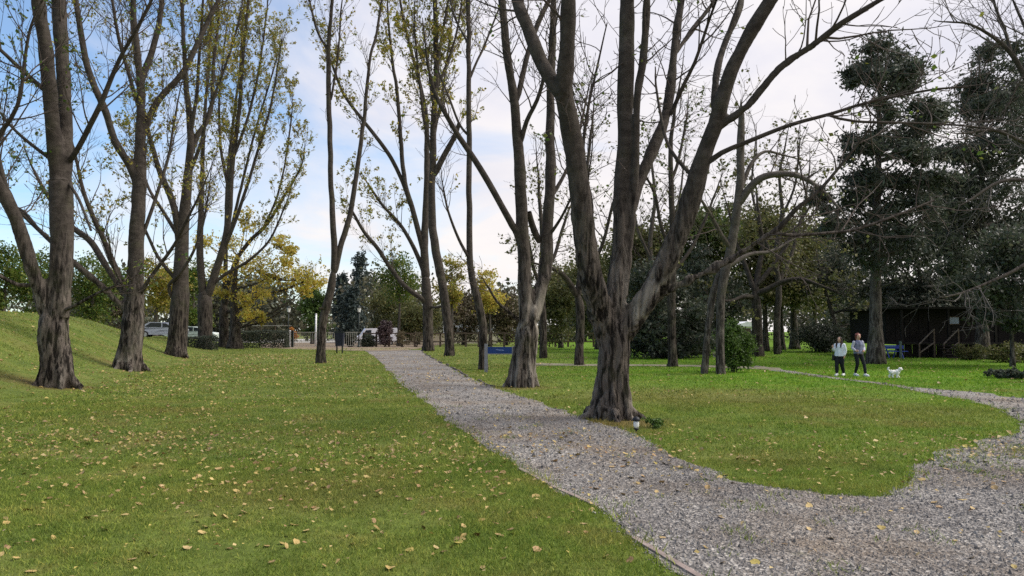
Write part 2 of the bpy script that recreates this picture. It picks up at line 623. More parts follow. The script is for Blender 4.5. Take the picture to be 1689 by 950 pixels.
t.links.new(c0, b.inputs['Base Color'])
b.inputs['Roughness'].default_value = 0.6
FALLEN1 = mt

# ------------------------------------------------------------------ lawn terrain
xs = np.unique(np.concatenate([np.linspace(-600, -60, 19), np.arange(-60, 50.1, 1.0), np.linspace(50, 600, 19)]))
ys = np.unique(np.concatenate([np.linspace(-120, -10, 8), np.arange(-10, 110.1, 1.0), np.linspace(110, 1500, 22)]))
X, Y = np.meshgrid(xs, ys)
V = np.stack([X, Y, ground(X, Y)], -1).reshape(-1, 3)
nx, ny = len(xs), len(ys)
i, j = np.meshgrid(np.arange(nx - 1), np.arange(ny - 1))
a = (j * nx + i).ravel()
Q = np.stack([a, a + 1, a + nx + 1, a + nx], -1)
o = link('lawn', make_mesh('lawn', V, [Q], True), LAWN)
o['kind'] = 'structure'

# ------------------------------------------------------------------ paths
LEFT_PX = [(600, 577.5), (622, 592), (640, 612), (665, 636), (690, 655), (740, 695), (800, 737), (870, 777), (940, 816), (1000, 852), (1050, 890), (1090, 920), (1130, 950)]
RIGHT_PX = [(1682, 697), (1668, 710), (1640, 722), (1590, 738), (1545, 755), (1515, 772), (1503, 790), (1498, 806), (1470, 815), (1420, 818), (1330, 813), (1250, 801),
            (1180, 781), (1100, 747), (1040, 717), (960, 688), (900, 668), (830, 645), (790, 630), (745, 607), (715, 592), (700, 583), (695, 577.5)]
TOP_PX = [(1689, 657), (1640, 650), (1560, 643), (1500, 638), (1440, 630), (1390, 624), (1340, 617), (1300, 611), (1270, 606), (1245, 603)]
BOT_PX = [(1240, 606), (1290, 614), (1350, 622), (1400, 628), (1450, 634), (1500, 642), (1550, 652), (1600, 662), (1640, 672), (1672, 686)]


def gxy(lst):
    return [tuple(G(*q)[:2]) for q in lst]


def smooth_line(pts, step=0.35, wob=0.05, seed=1):
    """resample with Catmull-Rom and a slight uneven edge"""
    pts = np.array(pts, float)
    ext = np.vstack([2 * pts[0] - pts[1], pts, 2 * pts[-1] - pts[-2]])
    out = []
    for k in range(1, len(ext) - 2):
        p0, p1, p2, p3 = ext[k - 1:k + 3]
        n = max(1, int(np.linalg.norm(p2 - p1) / step))
        for s in range(n):
            u = s / n
            out.append(0.5 * (2 * p1 + (p2 - p0) * u + (2 * p0 - 5 * p1 + 4 * p2 - p3) * u * u + (3 * p1 - p0 - 3 * p2 + p3) * u ** 3))
    out.append(pts[-1])
    out = np.array(out)
    if wob:
        q = np.column_stack([out * 1.7, np.zeros(len(out))])
        out[:, 0] += wob * vnoise(q, seed)
        out[:, 1] += wob * vnoise(q, seed + 7)
        out[:, 0] += 0.5 * wob * vnoise(q * 3.7, seed + 1)
        out[:, 1] += 0.5 * wob * vnoise(q * 3.7, seed + 9)
    return out


left_line = smooth_line(gxy(LEFT_PX) + [(2.0, 3.5), (2.75, 1.5), (3.4, -1.0), (4.0, -7)], step=0.16, wob=0.075)
island_line = smooth_line(gxy(BOT_PX + RIGHT_PX), step=0.16, wob=0.12, seed=3)
top_line = smooth_line([(26, 2), (21, 10), (16.5, 15.0)] + gxy(TOP_PX), wob=0.10, seed=5)
path_poly = np.vstack([left_line, [(30, -7)], top_line, island_line])


def sheet(name, poly, z, mat):
    tri = geometry.tessellate_polygon([[Vector((p[0], p[1], 0)) for p in poly]])
    v = np.column_stack([poly, np.full(len(poly), z)])
    tr_ = np.array([list(x) for x in tri])
    # make faces point up
    e = np.cross(v[tr_[:, 1]] - v[tr_[:, 0]], v[tr_[:, 2]] - v[tr_[:, 0]])[:, 2]
    tr_[e < 0] = tr_[e < 0][:, ::-1]
    o = link(name, make_mesh(name, v, [tr_]), mat)
    o['kind'] = 'structure'
    return o


sheet('gravel_path', path_poly, 0.006, GRAVEL)
FOOT = plain('dry_earth', (0.20, 0.18, 0.12), 0.95, var=0.35, scale=1.2, bmp=0.4)
cross_poly = smooth_line(gxy([(880, 603), (950, 604), (1040, 604), (1140, 605), (1240, 609), (1290, 611)]), wob=0.15)
cross_poly2 = smooth_line(gxy([(1290, 607), (1240, 605), (1140, 602), (1040, 601), (950, 600.5), (880, 599)]), wob=0.15, seed=4)
foot_poly = np.vstack([cross_poly, cross_poly2])
sheet('footpath', foot_poly, 0.011, FOOT)
ROAD = plain('pale_road', (0.46, 0.44, 0.41), 0.9, var=0.2, scale=0.5)
sheet('road', np.array([(-120, 104), (-11, 104), (-16, 150), (-120, 150)]), 0.03, ROAD)
SOIL = plain('bare_soil', (0.21, 0.16, 0.11), 0.95, var=0.3, scale=0.8)
sheet('gate_apron', smooth_line([(-23, 70), (-14, 62), (-9.3, 62.2), (-9, 74), (-11, 102), (-32, 102), (-26, 76), (-23, 70)], wob=0.3), 0.016, SOIL)


def inpoly(x, y, poly):
    inside = np.zeros(len(x), bool)
    px, py = poly[:, 0], poly[:, 1]
    qx, qy = np.roll(px, -1), np.roll(py, -1)
    for a_, b_, c_, d_ in zip(px, py, qx, qy):
        if b_ == d_:
            continue
        c = ((b_ > y) != (d_ > y)) & (x < (c_ - a_) * (y - b_) / (d_ - b_) + a_)
        inside ^= c
    return inside


# edging boards along the path
EDGE = plain('edging_concrete', (0.24, 0.19, 0.17), 0.9, var=0.35, scale=5, bmp=0.4)
EDGE_D = plain('edging_dark', (0.10, 0.085, 0.075), 0.9, var=0.35, scale=5, bmp=0.4)


def edging(line, label, mat, width, height):
    e = empty('path_edging', (*line[0], 0), label, 'edging')
    base = np.array([line[0][0], line[0][1], 0])
    n = 0
    k = 0
    while k + 6 < len(line):
        seg = line[k:k + 7]
        d = seg[-1] - seg[0]
        L = np.linalg.norm(d)
        mid = (seg[0] + seg[-1]) / 2
        if random.random() < 0.2:
            k += 6
            continue
        c = np.array([mid[0], mid[1], height / 2 - 0.02 + random.uniform(-0.014, 0.006)]) - base
        MB().box((0, 0, 0), (L * 0.97, width, height), 0).build('edging_block', mat, e, loc=c).rotation_euler[2] = math.atan2(d[1], d[0]) + random.uniform(-0.03, 0.03)
        k += 6
        n += 1


edge_near = left_line[(left_line[:, 1] > 3.4) & (left_line[:, 1] < 9)]
edging(edge_near, 'low pinkish concrete edging where the left lawn meets the gravel path', EDGE, 0.05, 0.04)
il = island_line
edge_r = il[(il[:, 0] < 4.0) & (il[:, 1] > 8.0) & (np.arange(len(il)) > len(il) // 2)]
edging(edge_r, 'dark edging along the right side of the gravel path past the big tree', EDGE_D, 0.05, 0.07)

# ------------------------------------------------------------------ trees
def catmull(pts, step):
    """pts (n,4): position and radius, resampled about every step metres"""
    pts = np.asarray(pts, float)
    ext = np.vstack([2 * pts[0] - pts[1], pts, 2 * pts[-1] - pts[-2]])
    out = []
    for k in range(1, len(ext) - 2):
        p0, p1, p2, p3 = ext[k - 1:k + 3]
        n = max(1, int(round(np.linalg.norm((p2 - p1)[:3]) / step)))
        for s in range(n):
            u = s / n
            q = 0.5 * (2 * p1 + (p2 - p0) * u + (2 * p0 - 5 * p1 + 4 * p2 - p3) * u * u + (3 * p1 - p0 - 3 * p2 + p3) * u ** 3)
            q[3] = p1[3] * (1 - u) + p2[3] * u
            out.append(q)
    out.append(pts[-1])
    out = np.array(out)
    out[:, 3] = np.maximum(out[:, 3], 0.004)
    return out


def unit(v):
    l = math.sqrt(v[0] * v[0] + v[1] * v[1] + v[2] * v[2]) + 1e-9
    return (v[0] / l, v[1] / l, v[2] / l)


def shoot(start, d, length, r0, r1, nseg, up, wob, rnd):
    """one curved tapering branch: list of points and radii"""
    pts, rad = [start], [r0]
    x, y, z = start
    st = length / nseg
    for k in range(nseg):
        d = unit((d[0] + rnd.gauss(0, wob), d[1] + rnd.gauss(0, wob), d[2] + rnd.gauss(0, wob) + up))
        x, y, z = x + d[0] * st, y + d[1] * st, z + d[2] * st
        pts.append((x, y, z))
        rad.append(r0 + (r1 - r0) * ((k + 1) / nseg) ** 0.8)
    return pts, rad


def sprout(pts, rad, level, cfg, out, rnd, t0=0.15):
    """side branches along a parent branch, then their own side branches"""
    n = len(pts)
    L = sum(math.dist(pts[k], pts[k + 1]) for k in range(n - 1))
    cnt = cfg['n'][level] * L * (1 - t0)
    cnt = int(cnt) + (1 if rnd.random() < cnt - int(cnt) else 0)
    cnt = min(cnt, cfg.get('cap', 60))
    for _ in range(cnt):
        tt = t0 + (1 - t0) * rnd.random() ** cfg.get('bias', 0.85)
        f = tt * (n - 1)
        k = min(int(f), n - 2)
        u = f - k
        p0, p1 = pts[k], pts[k + 1]
        pos = tuple(p0[c] + (p1[c] - p0[c]) * u for c in range(3))
        pr = rad[k] + (rad[k + 1] - rad[k]) * u
        T = unit(tuple(p1[c] - p0[c] for c in range(3)))
        q = unit((rnd.gauss(0, 1), rnd.gauss(0, 1), rnd.gauss(0, 1)))
        dt = sum(q[c] * T[c] for c in range(3))
        q = unit(tuple(q[c] - dt * T[c] for c in range(3)))
        ang = math.radians(cfg['ang'][level]) * rnd.uniform(0.65, 1.35)
        d = tuple(T[c] * math.cos(ang) + q[c] * math.sin(ang) for c in range(3))
        ln = cfg['len'][level] * rnd.uniform(0.45, 1.25) * (1.1 - 0.55 * tt)
        r0 = max(0.007, min(pr * 0.6, 0.007 + ln * 0.009))
        nseg = (7, 4, 3, 3)[level]
        b = shoot(pos, d, ln, r0, 0.0055, nseg, cfg['up'], cfg['wob'], rnd)
        out[level].append(b)
        if level + 1 < len(cfg['n']) and cfg['n'][level + 1] > 0:
            sprout(b[0], b[1], level + 1, cfg, out, rnd, 0.2)


def leaf_quads(cent, size, flat=0.0, elong=1.25, r=None):
    """rhombic leaves with random lie; cent (N,3), size (N,)"""
    r = r or rng
    n = len(cent)
    a = r.normal(size=(n, 3))
    a[:, 2] *= (1 - flat)
    a /= np.linalg.norm(a, axis=1, keepdims=True)
    b_ = r.normal(size=(n, 3))
    b_ -= (b_ * a).sum(1, keepdims=True) * a
    b_ /= np.linalg.norm(b_, axis=1, keepdims=True) + 1e-9
    s = size[:, None]
    v = np.stack([cent - a * s * elong * 0.5, cent + b_ * s * 0.42, cent + a * s * elong * 0.5, cent - b_ * s * 0.42], 1)
    fold = np.cross(a, b_) * s * 0.12
    v[:, 1] += fold
    v[:, 3] += fold
    q = np.arange(n * 4).reshape(n, 4)
    return v.reshape(-1, 3), q


def leaf_mesh(name, cent, size, **kw):
    v, q = leaf_quads(np.asarray(cent, float), np.asarray(size, float), **kw)
    return make_mesh(name, v, [q])


POPLAR = dict(n=[2.4, 2.6, 2.2], len=[2.6, 1.15, 0.5], ang=[38, 40, 42], up=0.10, wob=0.08, bias=0.8)


def traced_tree(name, label, base_px, limbs, seed, cfg=POPLAR, twig=TWIG, bark=BARK, leaf=None, leaf_p=None, leaf_size=0.085,
                leaf_n=5, hero=0, ext=4.0, D=None, t0_limb=0.3, roots=5, cap_top=None, group=None, cat='tree', flare=1.0):
    """limbs: (points [(px, py, width px)...], depth change in metres, parent index, extension in metres)"""
    rnd = random.Random(seed)
    r_ = np.random.default_rng(seed)
    base = G(*base_px) if D is None else at(base_px[0], D)
    root = empty(name, base, label, cat, group)
    Yb = base[1]
    lines = []
    info = []
    for li, limb in enumerate(limbs):
        px, dy, par = limb[0], limb[1], limb[2]
        ex = limb[3] if len(limb) > 3 else ext
        off0 = 0.0
        if par is not None:
            ppx, poff = info[par]
            k = min(range(len(ppx)), key=lambda q: (ppx[q][0] - px[0][0]) ** 2 + (ppx[q][1] - px[0][1]) ** 2)
            off0 = poff[k]
        n = len(px)
        offs = [off0 + dy * (k / (n - 1)) ** 1.0 for k in range(n)]
        info.append((px, offs))
        pts = []
        for k, (x, y, w) in enumerate(px):
            q = P(x, y, Yb + offs[k])
            pts.append([*q, (0.45 if w > 14 else 0.48) * w * (Yb + offs[k]) / F])
        if li == 0:
            pts[0][2] = min(pts[0][2], base[2]) - 0.12
        pts = catmull(pts, 0.22 if Yb < 40 else 0.35)
        if li == 0 and ex == 0 and len(pts) > 5:
            pts[-4:, 3] *= [0.93, 0.8, 0.6, 0.3]
        if ex > 0:
            d = pts[-1][:3] - pts[-3][:3]
            d = d / np.linalg.norm(d)
            b_ = shoot(tuple(pts[-1][:3]), tuple(d), ex, pts[-1][3], 0.012, max(4, int(ex / 0.45)), 0.035, 0.045, rnd)
            pts = np.vstack([pts, np.column_stack([b_[0], b_[1]])[1:]])
        # small natural kinks
        m = np.linspace(0, 1, len(pts))[:, None]
        nz = np.column_stack([vnoise(np.column_stack([pts[:, 2] * 1.3, np.full(len(pts), li * 3.1 + c * 7.7), np.zeros(len(pts))]), seed) for c in range(2)])
        pts[:, :2] += nz * np.minimum(0.025, pts[:, 3:4] * 0.25) * np.clip(m * 5, 0, 1)
        lines.append(pts)
    vox = max(0.02, (0.0021 if hero else 0.0028) * Yb)
    if hero == 2:
        vox = 0.0235
    thr = vox * 2.2
    thick = MB()
    thin = []
    for li, pts in enumerate(lines):
        k = len(pts)
        while k > 0 and pts[k - 1, 3] < thr:
            k -= 1
        big = pts[:k]
        if len(big) >= 3:
            thick.tube(big[:, :3] - base, big[:, 3], 14)
            rest = pts[max(0, k - 2):]
        else:
            rest = pts
        if len(rest) >= 2:
            thin.append((rest[:, :3] - base, rest[:, 3] * np.where(np.arange(len(rest)) == 0, 0.7, 1.0)))
    # root flare
    r0 = np.interp(1.0, lines[0][:, 2] - base[2], lines[0][:, 3])
    for k in range(roots):
        a = 2 * math.pi * (k + rnd.uniform(-0.3, 0.3)) / roots
        dx, dy_ = math.cos(a), math.sin(a)
        reach = r0 * rnd.uniform(1.35, 1.8) * flare
        thick.tube([(dx * r0 * 0.35, dy_ * r0 * 0.35, 1.15), (dx * r0 * 0.72, dy_ * r0 * 0.72, 0.55),
                    (dx * r0 * 1.05, dy_ * r0 * 1.05, 0.2), (dx * reach, dy_ * reach, 0.0), (dx * reach * 1.25, dy_ * reach * 1.25, -0.12)],
                   [r0 * 0.5, r0 * 0.42, r0 * 0.32, r0 * 0.24, r0 * 0.14], 10)
    me = remesh(thick.mesh('trunk'), vox, 5 if hero < 2 else 6)
    nv = len(me.vertices)
    co = np.empty(nv * 3, np.float32)
    me.vertices.foreach_get('co', co)
    co = co.reshape(-1, 3)
    if hero:
        nr = np.empty(nv * 3, np.float32)
        me.vertex_normals.foreach_get('vector', nr)
        nr = nr.reshape(-1, 3)
        f = 6.0 if hero == 2 else 5.0
        w = vnoise(co * [2.2, 2.2, 1.5], seed) * 0.6
        q = co * [f, f, 1.25] + w[:, None]
        rg = 1 - np.abs(vnoise(q, seed + 1)) * 2.0
        rg2 = 1 - np.abs(vnoise(q * [2.1, 2.1, 2.6] + 5.3, seed + 2)) * 2.0
        furrow = np.clip(1 - np.abs(vnoise(co * [6.2, 6.2, 0.75] + w[:, None] * 0.8 + 2.2, seed + 8)) * 3.6, 0, 1)
        furrow = np.maximum(furrow, 0.7 * np.clip(1 - np.abs(vnoise(co * [8.5, 8.5, 1.7] + 7.1, seed + 9)) * 3.6, 0, 1))
        amp = 0.042 - 0.034 * sm((co[:, 2] - 2.2) / 3.0)
        ridge = 0.68 * rg + 0.32 * rg2
        co = co + nr * ((-ridge * 0.8 + 0.1) * amp)[:, None] + nr * (vnoise(co * 2.4, seed + 3) * 0.02 - furrow * 0.9 * amp)[:, None]
        me.vertices.foreach_set('co', co.astype(np.float32).ravel())
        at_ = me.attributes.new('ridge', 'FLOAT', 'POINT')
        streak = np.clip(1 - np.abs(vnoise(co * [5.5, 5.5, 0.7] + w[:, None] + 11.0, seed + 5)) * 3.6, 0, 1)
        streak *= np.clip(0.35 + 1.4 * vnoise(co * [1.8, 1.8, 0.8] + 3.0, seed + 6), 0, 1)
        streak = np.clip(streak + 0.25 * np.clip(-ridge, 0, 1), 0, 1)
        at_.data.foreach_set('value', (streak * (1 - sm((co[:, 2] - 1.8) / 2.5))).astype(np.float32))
        me.update()
    me.polygons.foreach_set('use_smooth', np.ones(len(me.polygons), bool))
    me.materials.clear()
    me.name = 'trunk'
    link('trunk', me, bark, root)
    for pts, rad in thin:
        link('limb', branch_mesh('limb', [(pts, rad)], 8), bark, root)
    # generated side branches
    out = [[], [], [], []]
    for li, pts in enumerate(lines):
        t0 = limbs[li][4] if len(limbs[li]) > 4 else (0.55 if li == 0 else t0_limb)
        if t0 >= 1:
            continue
        sprout([tuple(q) for q in pts[:, :3] - base], list(pts[:, 3]), 0, cfg, out, rnd, t0)
    if out[0] and Yb < 36:
        for b_ in sorted(out[0], key=lambda q: -q[1][0])[:150]:
            link('branch', branch_mesh('branch', [b_], 5), twig, root)
        out[0] = sorted(out[0], key=lambda q: -q[1][0])
        if len(out[0]) > 150:
            link('branchwork', branch_mesh('branchwork', out[0][150:], 5), twig, root)['kind'] = 'stuff'
    elif out[0]:
        link('branchwork', branch_mesh('branchwork', out[0], 4), twig, root)['kind'] = 'stuff'
    small = out[1] + out[2] + out[3]
    if small:
        link('twigwork', branch_mesh('twigwork', small, 3), twig, root)['kind'] = 'stuff'
    if leaf is not None:
        cent = []
        for lv, lst in enumerate(out):
            for pts, rad in lst:
                if lv == 0:
                    continue
                tip = pts[-1]
                pr = leaf_p(tip[2], rnd) if callable(leaf_p) else leaf_p
                pr *= 0.35 + 1.3 * max(0.0, min(1.0, 0.5 + 0.9 * math.sin(tip[0] * 1.9 + seed) * math.sin(tip[2] * 1.3 + seed * 2) + 0.5 * math.sin(tip[1] * 2.3)))
                if rnd.random() > pr:
                    continue
                for _ in range(rnd.randint(2, leaf_n)):
                    u = rnd.uniform(0.35, 1.0) * (len(pts) - 1)
                    k = min(int(u), len(pts) - 2)
                    u -= k
                    cent.append([pts[k][c] + (pts[k + 1][c] - pts[k][c]) * u + rnd.gauss(0, 0.07) for c in range(3)])
        if cent:
            cent = np.array(cent)
            link('foliage', leaf_mesh('foliage', cent, leaf_size * r_.uniform(0.65, 1.3, len(cent)), r=r_), leaf, root)['kind'] = 'stuff'
    return root


def clumps_tree(name, label, base, height, trunk_r, clumps, seed, leaf, leaf_size, per, bark=BARK_DARK, fork=0.4, elong=1.25, lean=(0, 0), twig=TWIG,
                flat=0.0, cat='tree', group=None, twigs=True, trunk_top=0.85, droop=0.0, spread=0.5, rise=0.55):
    """a tree from foliage clumps: (x, y, z, radius xy, radius z) relative to the base; a limb runs to each clump"""
    rnd = random.Random(seed)
    r_ = np.random.default_rng(seed)
    root = empty(name, base, label, cat, group)
    H = height * trunk_top
    n = 9
    tp, trd = [], []
    for k in range(n):
        u = k / (n - 1)
        tp.append((lean[0] * u + 0.12 * trunk_r * 4 * math.sin(u * 5 + seed) * u, lean[1] * u + 0.12 * trunk_r * 4 * math.cos(u * 4 + seed) * u, -0.1 + (H + 0.1) * u))
        trd.append(max(0.03, trunk_r * (1 - 0.85 * u) * (1.0 + 0.55 * math.exp(-u * H / 0.5))))
    tp = np.array(tp)
    cm = catmull(np.column_stack([tp, trd]), 0.4)
    MB().tube(cm[:, :3], cm[:, 3], 10).build('trunk', bark, root, True)
    brs, tw = [], []
    cents, sizes = [], []
    hub = None
    for ci, (cx, cy, cz, rx, rz) in enumerate(clumps):
        u = min(0.97, max(fork * 0.6 + 0.4 * fork * rnd.random(), (cz - rise * math.hypot(cx - lean[0] * cz / height, cy)) / H))
        s = np.array([np.interp(u * H, cm[:, 2], cm[:, c]) for c in range(3)])
        e = np.array([cx, cy, cz])
        if hub is not None and np.linalg.norm(hub - e) < 0.7 * np.linalg.norm(e - s):
            s = hub
        else:
            hub = e
        L = np.linalg.norm(e - s)
        mid = (s + e) / 2 + np.array([0, 0, -0.10 * L + droop * L])
        b_ = catmull([[*s, 0.02 + 0.012 * L], [*mid, 0.015 + 0.008 * L], [*e, 0.012]], max(0.3, L / 6))
        brs.append((b_[:, :3], b_[:, 3]))
        if twigs:
            for _ in range(4):
                dvec_ = unit((rnd.gauss(0, 1), rnd.gauss(0, 1), rnd.gauss(0.2, 0.7)))
                tw.append(shoot(tuple(e - (e - s) * rnd.uniform(0, 0.35)), dvec_, rx * rnd.uniform(0.6, 1.1), 0.014, 0.005, 3, 0.03, 0.15, rnd))
        m = int(per * rnd.uniform(0.75, 1.25))
        q = r_.normal(size=(m, 3)) * [rx * spread, rx * spread, rz * spread]
        # hollow, ragged clump: smaller tufts inside it
        tuft = r_.normal(size=(max(5, m // 11), 3)) * [rx * 0.62, rx * 0.62, rz * 0.62]
        pick = tuft[r_.integers(0, len(tuft), m)]
        q = np.where(r_.random((m, 1)) < 0.66, pick + r_.normal(size=(m, 3)) * 0.2 * np.array([rx, rx, rz]), q)
        cents.append(q + e)
        sizes.append(leaf_size * r_.uniform(0.6, 1.4, m))
    if brs:
        link('limbwork', branch_mesh('limbwork', brs, 6), bark, root)['kind'] = 'stuff'
    if tw:
        link('twigwork', branch_mesh('twigwork', tw, 3), twig, root)['kind'] = 'stuff'
    if per > 0:
        c_ = np.vstack(cents)
        s_ = np.concatenate(sizes)
        keep = c_[:, 2] + base[2] > ground(c_[:, 0] + base[0], c_[:, 1] + base[1]) + 0.02
        link('foliage', leaf_mesh('foliage', c_[keep], s_[keep], flat=flat, elong=elong, r=r_), leaf, root)['kind'] = 'stuff'
    return root


def ball_clumps(n, cx, cz, rx, ry, rz, rc, seed, flatr=0.75, cy=0.0, shell=0.55):
    r = random.Random(seed)
    out = []
    while len(out) < n:
        a = (r.uniform(-1, 1), r.uniform(-1, 1), r.uniform(-1, 1))
        d = math.sqrt(sum(q * q for q in a))
        if d > 1 or d < shell * r.random():
            continue
        k = rc * r.uniform(0.65, 1.3)
        out.append((cx + a[0] * rx, cy + a[1] * ry, cz + a[2] * rz, k, k * flatr))
    return out


def bg_tree(name, label, px, D, top_py, half_px, leaf, seed, n=26, per=260, leaf_size=0.2, crown_from=0.3, trunk_px=10, bark=BARK_DARK, rc=None, **kw):
    base = at(px, D)
    top = P(px, top_py, D)[2] - base[2]
    w = half_px * D / F
    zc = top * (crown_from + 1) / 2
    rz = top * (1 - crown_from) / 2
    rc = rc or min(w, rz) * 0.42
    cl = ball_clumps(n, 0, zc, w - rc * 0.4, w * 0.9, rz - rc * 0.4, rc, seed)
    return clumps_tree(name, label, base, top, trunk_px / 2 * D / F, cl, seed, leaf, leaf_size, per, bark=bark, fork=crown_from * 0.8, **kw)


# ---- the big poplar by the path
hero_limbs = [
    ([(1009, 696, 88), (1009, 675, 77), (1010, 654, 69), (1011, 610, 62), (1011, 565, 60), (1012, 535, 62), (1014, 505, 50)], 0.0, None, 0, 1.1),
    ([(1004, 560, 52), (988, 500, 50), (970, 440, 47), (958, 335, 42), (944, 220, 38), (930, 150, 36)], -1.2, 0, 0, 0.7),
    ([(930, 155, 34), (934, 92, 31), (937, 0, 30)], -0.4, 1, 7, 0.2),
    ([(933, 165, 31), (898, 110, 29), (868, 37, 27), (855, 0, 25)], 0.6, 1, 6, 0.2),
    ([(1014, 540, 48), (1018, 480, 40), (1026, 400, 38), (1027, 331, 37), (1031, 221, 31), (1033, 110, 31), (1036, 0, 29)], 0.5, 0, 7, 0.6),
    ([(1034, 490, 12), (1040, 400, 14), (1047, 290, 16), (1053, 158, 16), (1061, 92, 15), (1067, 0, 14)], 0.3, 0, 4, 0.6),
    ([(1036, 360, 22), (1050, 313, 22), (1072, 258, 22), (1095, 202, 20), (1106, 147, 18), (1113, 74, 17), (1124, 0, 16)], 1.6, 4, 5, 0.3),
    ([(1113, 90, 10), (1140, 52, 9), (1179, 0, 8)], 0.8, 6, 3, 0.2),
    ([(1106, 190, 8), (1128, 140, 7), (1146, 103, 6), (1168, 37, 5), (1180, 5, 4)], -0.8, 6, 2, 0.2),
    ([(1025, 550, 46), (1062, 499, 46), (1100, 433, 43), (1127, 366, 40), (1146, 306, 37), (1168, 239, 32), (1187, 184, 31), (1205, 118, 28), (1235, 55, 26), (1276, -10, 24)], -1.4, 0, 6, 0.6),
    ([(1180, 205, 16), (1180, 129, 14), (1192, 81, 13), (1216, 22, 12), (1222, 0, 12)], 0.9, 9, 4, 0.3),
    ([(1178, 215, 16), (1197, 200, 15), (1235, 173, 13), (1287, 112, 12), (1340, 75, 11), (1388, 38, 10), (1451, 0, 8)], -1.0, 9, 3, 0.2),
    ([(1163, 272, 11), (1190, 252, 9), (1230, 235, 8), (1304, 206, 7), (1370, 188, 6), (1436, 168, 5), (1543, 147, 4), (1598, 144, 3)], -0.8, 9, 0, 0.25),
    ([(1365, 190, 5), (1410, 200, 5), (1512, 203, 4), (1600, 208, 3), (1650, 215, 2)], 0.4, 12, 0, 0.2),
    ([(1050, 525, 30), (1072, 497, 25), (1095, 482, 20), (1150, 456, 16), (1204, 429, 14), (1245, 401, 13), (1286, 375, 10), (1311, 346, 8), (1352, 313, 6), (1414, 239, 4)], -0.9, 0, 0.5, 0.3),
    ([(1276, 384, 7), (1310, 388, 6), (1366, 384, 5), (1417, 377, 5), (1502, 346, 4), (1541, 330, 3)], 0.6, 14, 0, 0.3),
    ([(968, 420, 10), (975, 340, 8), (962, 260, 6), (970, 180, 5), (985, 110, 4)], 1.0, 1, 1, 0.1),
    ([(1150, 300, 8), (1105, 245, 6), (1090, 190, 5), (1082, 140, 4)], 1.0, 9, 0.5, 0.2),
]
HERO_CFG = dict(n=[3.2, 3.5, 2.4], len=[2.0, 0.95, 0.45], ang=[48, 50, 50], up=0.05, wob=0.12, bias=0.75)
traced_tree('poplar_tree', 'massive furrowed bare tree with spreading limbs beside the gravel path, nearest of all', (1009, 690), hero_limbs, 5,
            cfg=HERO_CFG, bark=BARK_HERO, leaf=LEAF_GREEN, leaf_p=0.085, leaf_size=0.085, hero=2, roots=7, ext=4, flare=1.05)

# ---- second tree by the path
t11 = [
    ([(862, 640, 50), (863, 610, 46), (866, 570, 43), (869, 530, 44), (874, 500, 42)], 0, None, 0, 1.1),
    ([(868, 530, 32), (866, 468, 28), (862, 388, 24), (858, 322, 22), (856, 270, 21), (851, 203, 20), (845, 147, 18), (834, 74, 16), (827, 0, 15)], -0.8, 0, 6, 0.5),
    ([(876, 525, 32), (889, 485, 28), (900, 446, 25), (904, 366, 22), (907, 300, 21), (907, 221, 19), (910, 110, 15), (914, 0, 13)], 0.9, 0, 6, 0.5),
    ([(853, 165, 10), (870, 92, 9), (890, 33, 9), (908, -5, 8)], 0.8, 1, 4, 0.2),
    ([(858, 240, 9), (868, 200, 8), (886, 165, 7), (900, 120, 6)], -0.8, 1, 2, 0.2),
    ([(858, 400, 14), (845, 372, 12), (826, 338, 11), (800, 290, 11), (770, 245, 10), (750, 215, 9), (720, 160, 7), (708, 120, 5)], -1.2, 1, 1.5, 0.25),
    ([(856, 530, 8), (836, 512, 6), (820, 498, 5), (808, 478, 4)], -0.8, 0, 0.5, 0.3),
    ([(890, 400, 12), (878, 370, 11), (872, 350, 10)], -0.4, 2, 0, 1.1),
    ([(906, 330, 8), (930, 290, 6), (950, 240, 5), (962, 190, 4)], 1.0, 2, 2, 0.3),
    ([(905, 390, 7), (925, 360, 5), (940, 330, 4)], -0.9, 2, 1, 0.3),
]
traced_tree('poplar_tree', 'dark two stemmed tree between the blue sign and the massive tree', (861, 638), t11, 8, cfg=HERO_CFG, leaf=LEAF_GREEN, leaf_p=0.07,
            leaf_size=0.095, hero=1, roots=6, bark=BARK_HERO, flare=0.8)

# ---- slim tree in front of the sign
t10 = [
    ([(797, 612, 22), (797, 590, 17), (797, 560, 15), (796, 535, 15), (789, 500, 15), (780, 460, 12), (775, 420, 11), (774, 340, 10), (774, 200, 9), (773, 100, 8), (773, 0, 8)], 0, None, 6, 0.55),
    ([(776, 430, 6), (757, 395, 5), (740, 350, 4), (732, 315, 3)], -0.8, 0, 1, 0.3),
    ([(774, 132, 5), (787, 100, 4), (798, 77, 4), (820, 22, 3)], 0.7, 0, 2, 0.2),
    ([(773, 80, 4), (768, 63, 4), (750, 30, 3), (743, 0, 3)], 0.5, 0, 2, 0.2),
    ([(774, 225, 5), (758, 205, 4), (740, 160, 4), (728, 130, 3)], 0.5, 0, 1, 0.2),
]
THIN_CFG = dict(n=[2.6, 2.8, 2.0], len=[2.2, 1.0, 0.5], ang=[36, 40, 42], up=0.08, wob=0.08, bias=0.8)
traced_tree('poplar_tree', 'slim bent tree standing at the left post of the blue sign', (797, 610), t10, 14, cfg=THIN_CFG, leaf=LEAF_YG, leaf_p=0.22, leaf_size=0.11, leaf_n=6, roots=4, flare=0.8)


def up_leaves(z0, z1, lo, hi):
    return lambda z, r: lo + (hi - lo) * min(1, max(0, (z - z0) / (z1 - z0)))


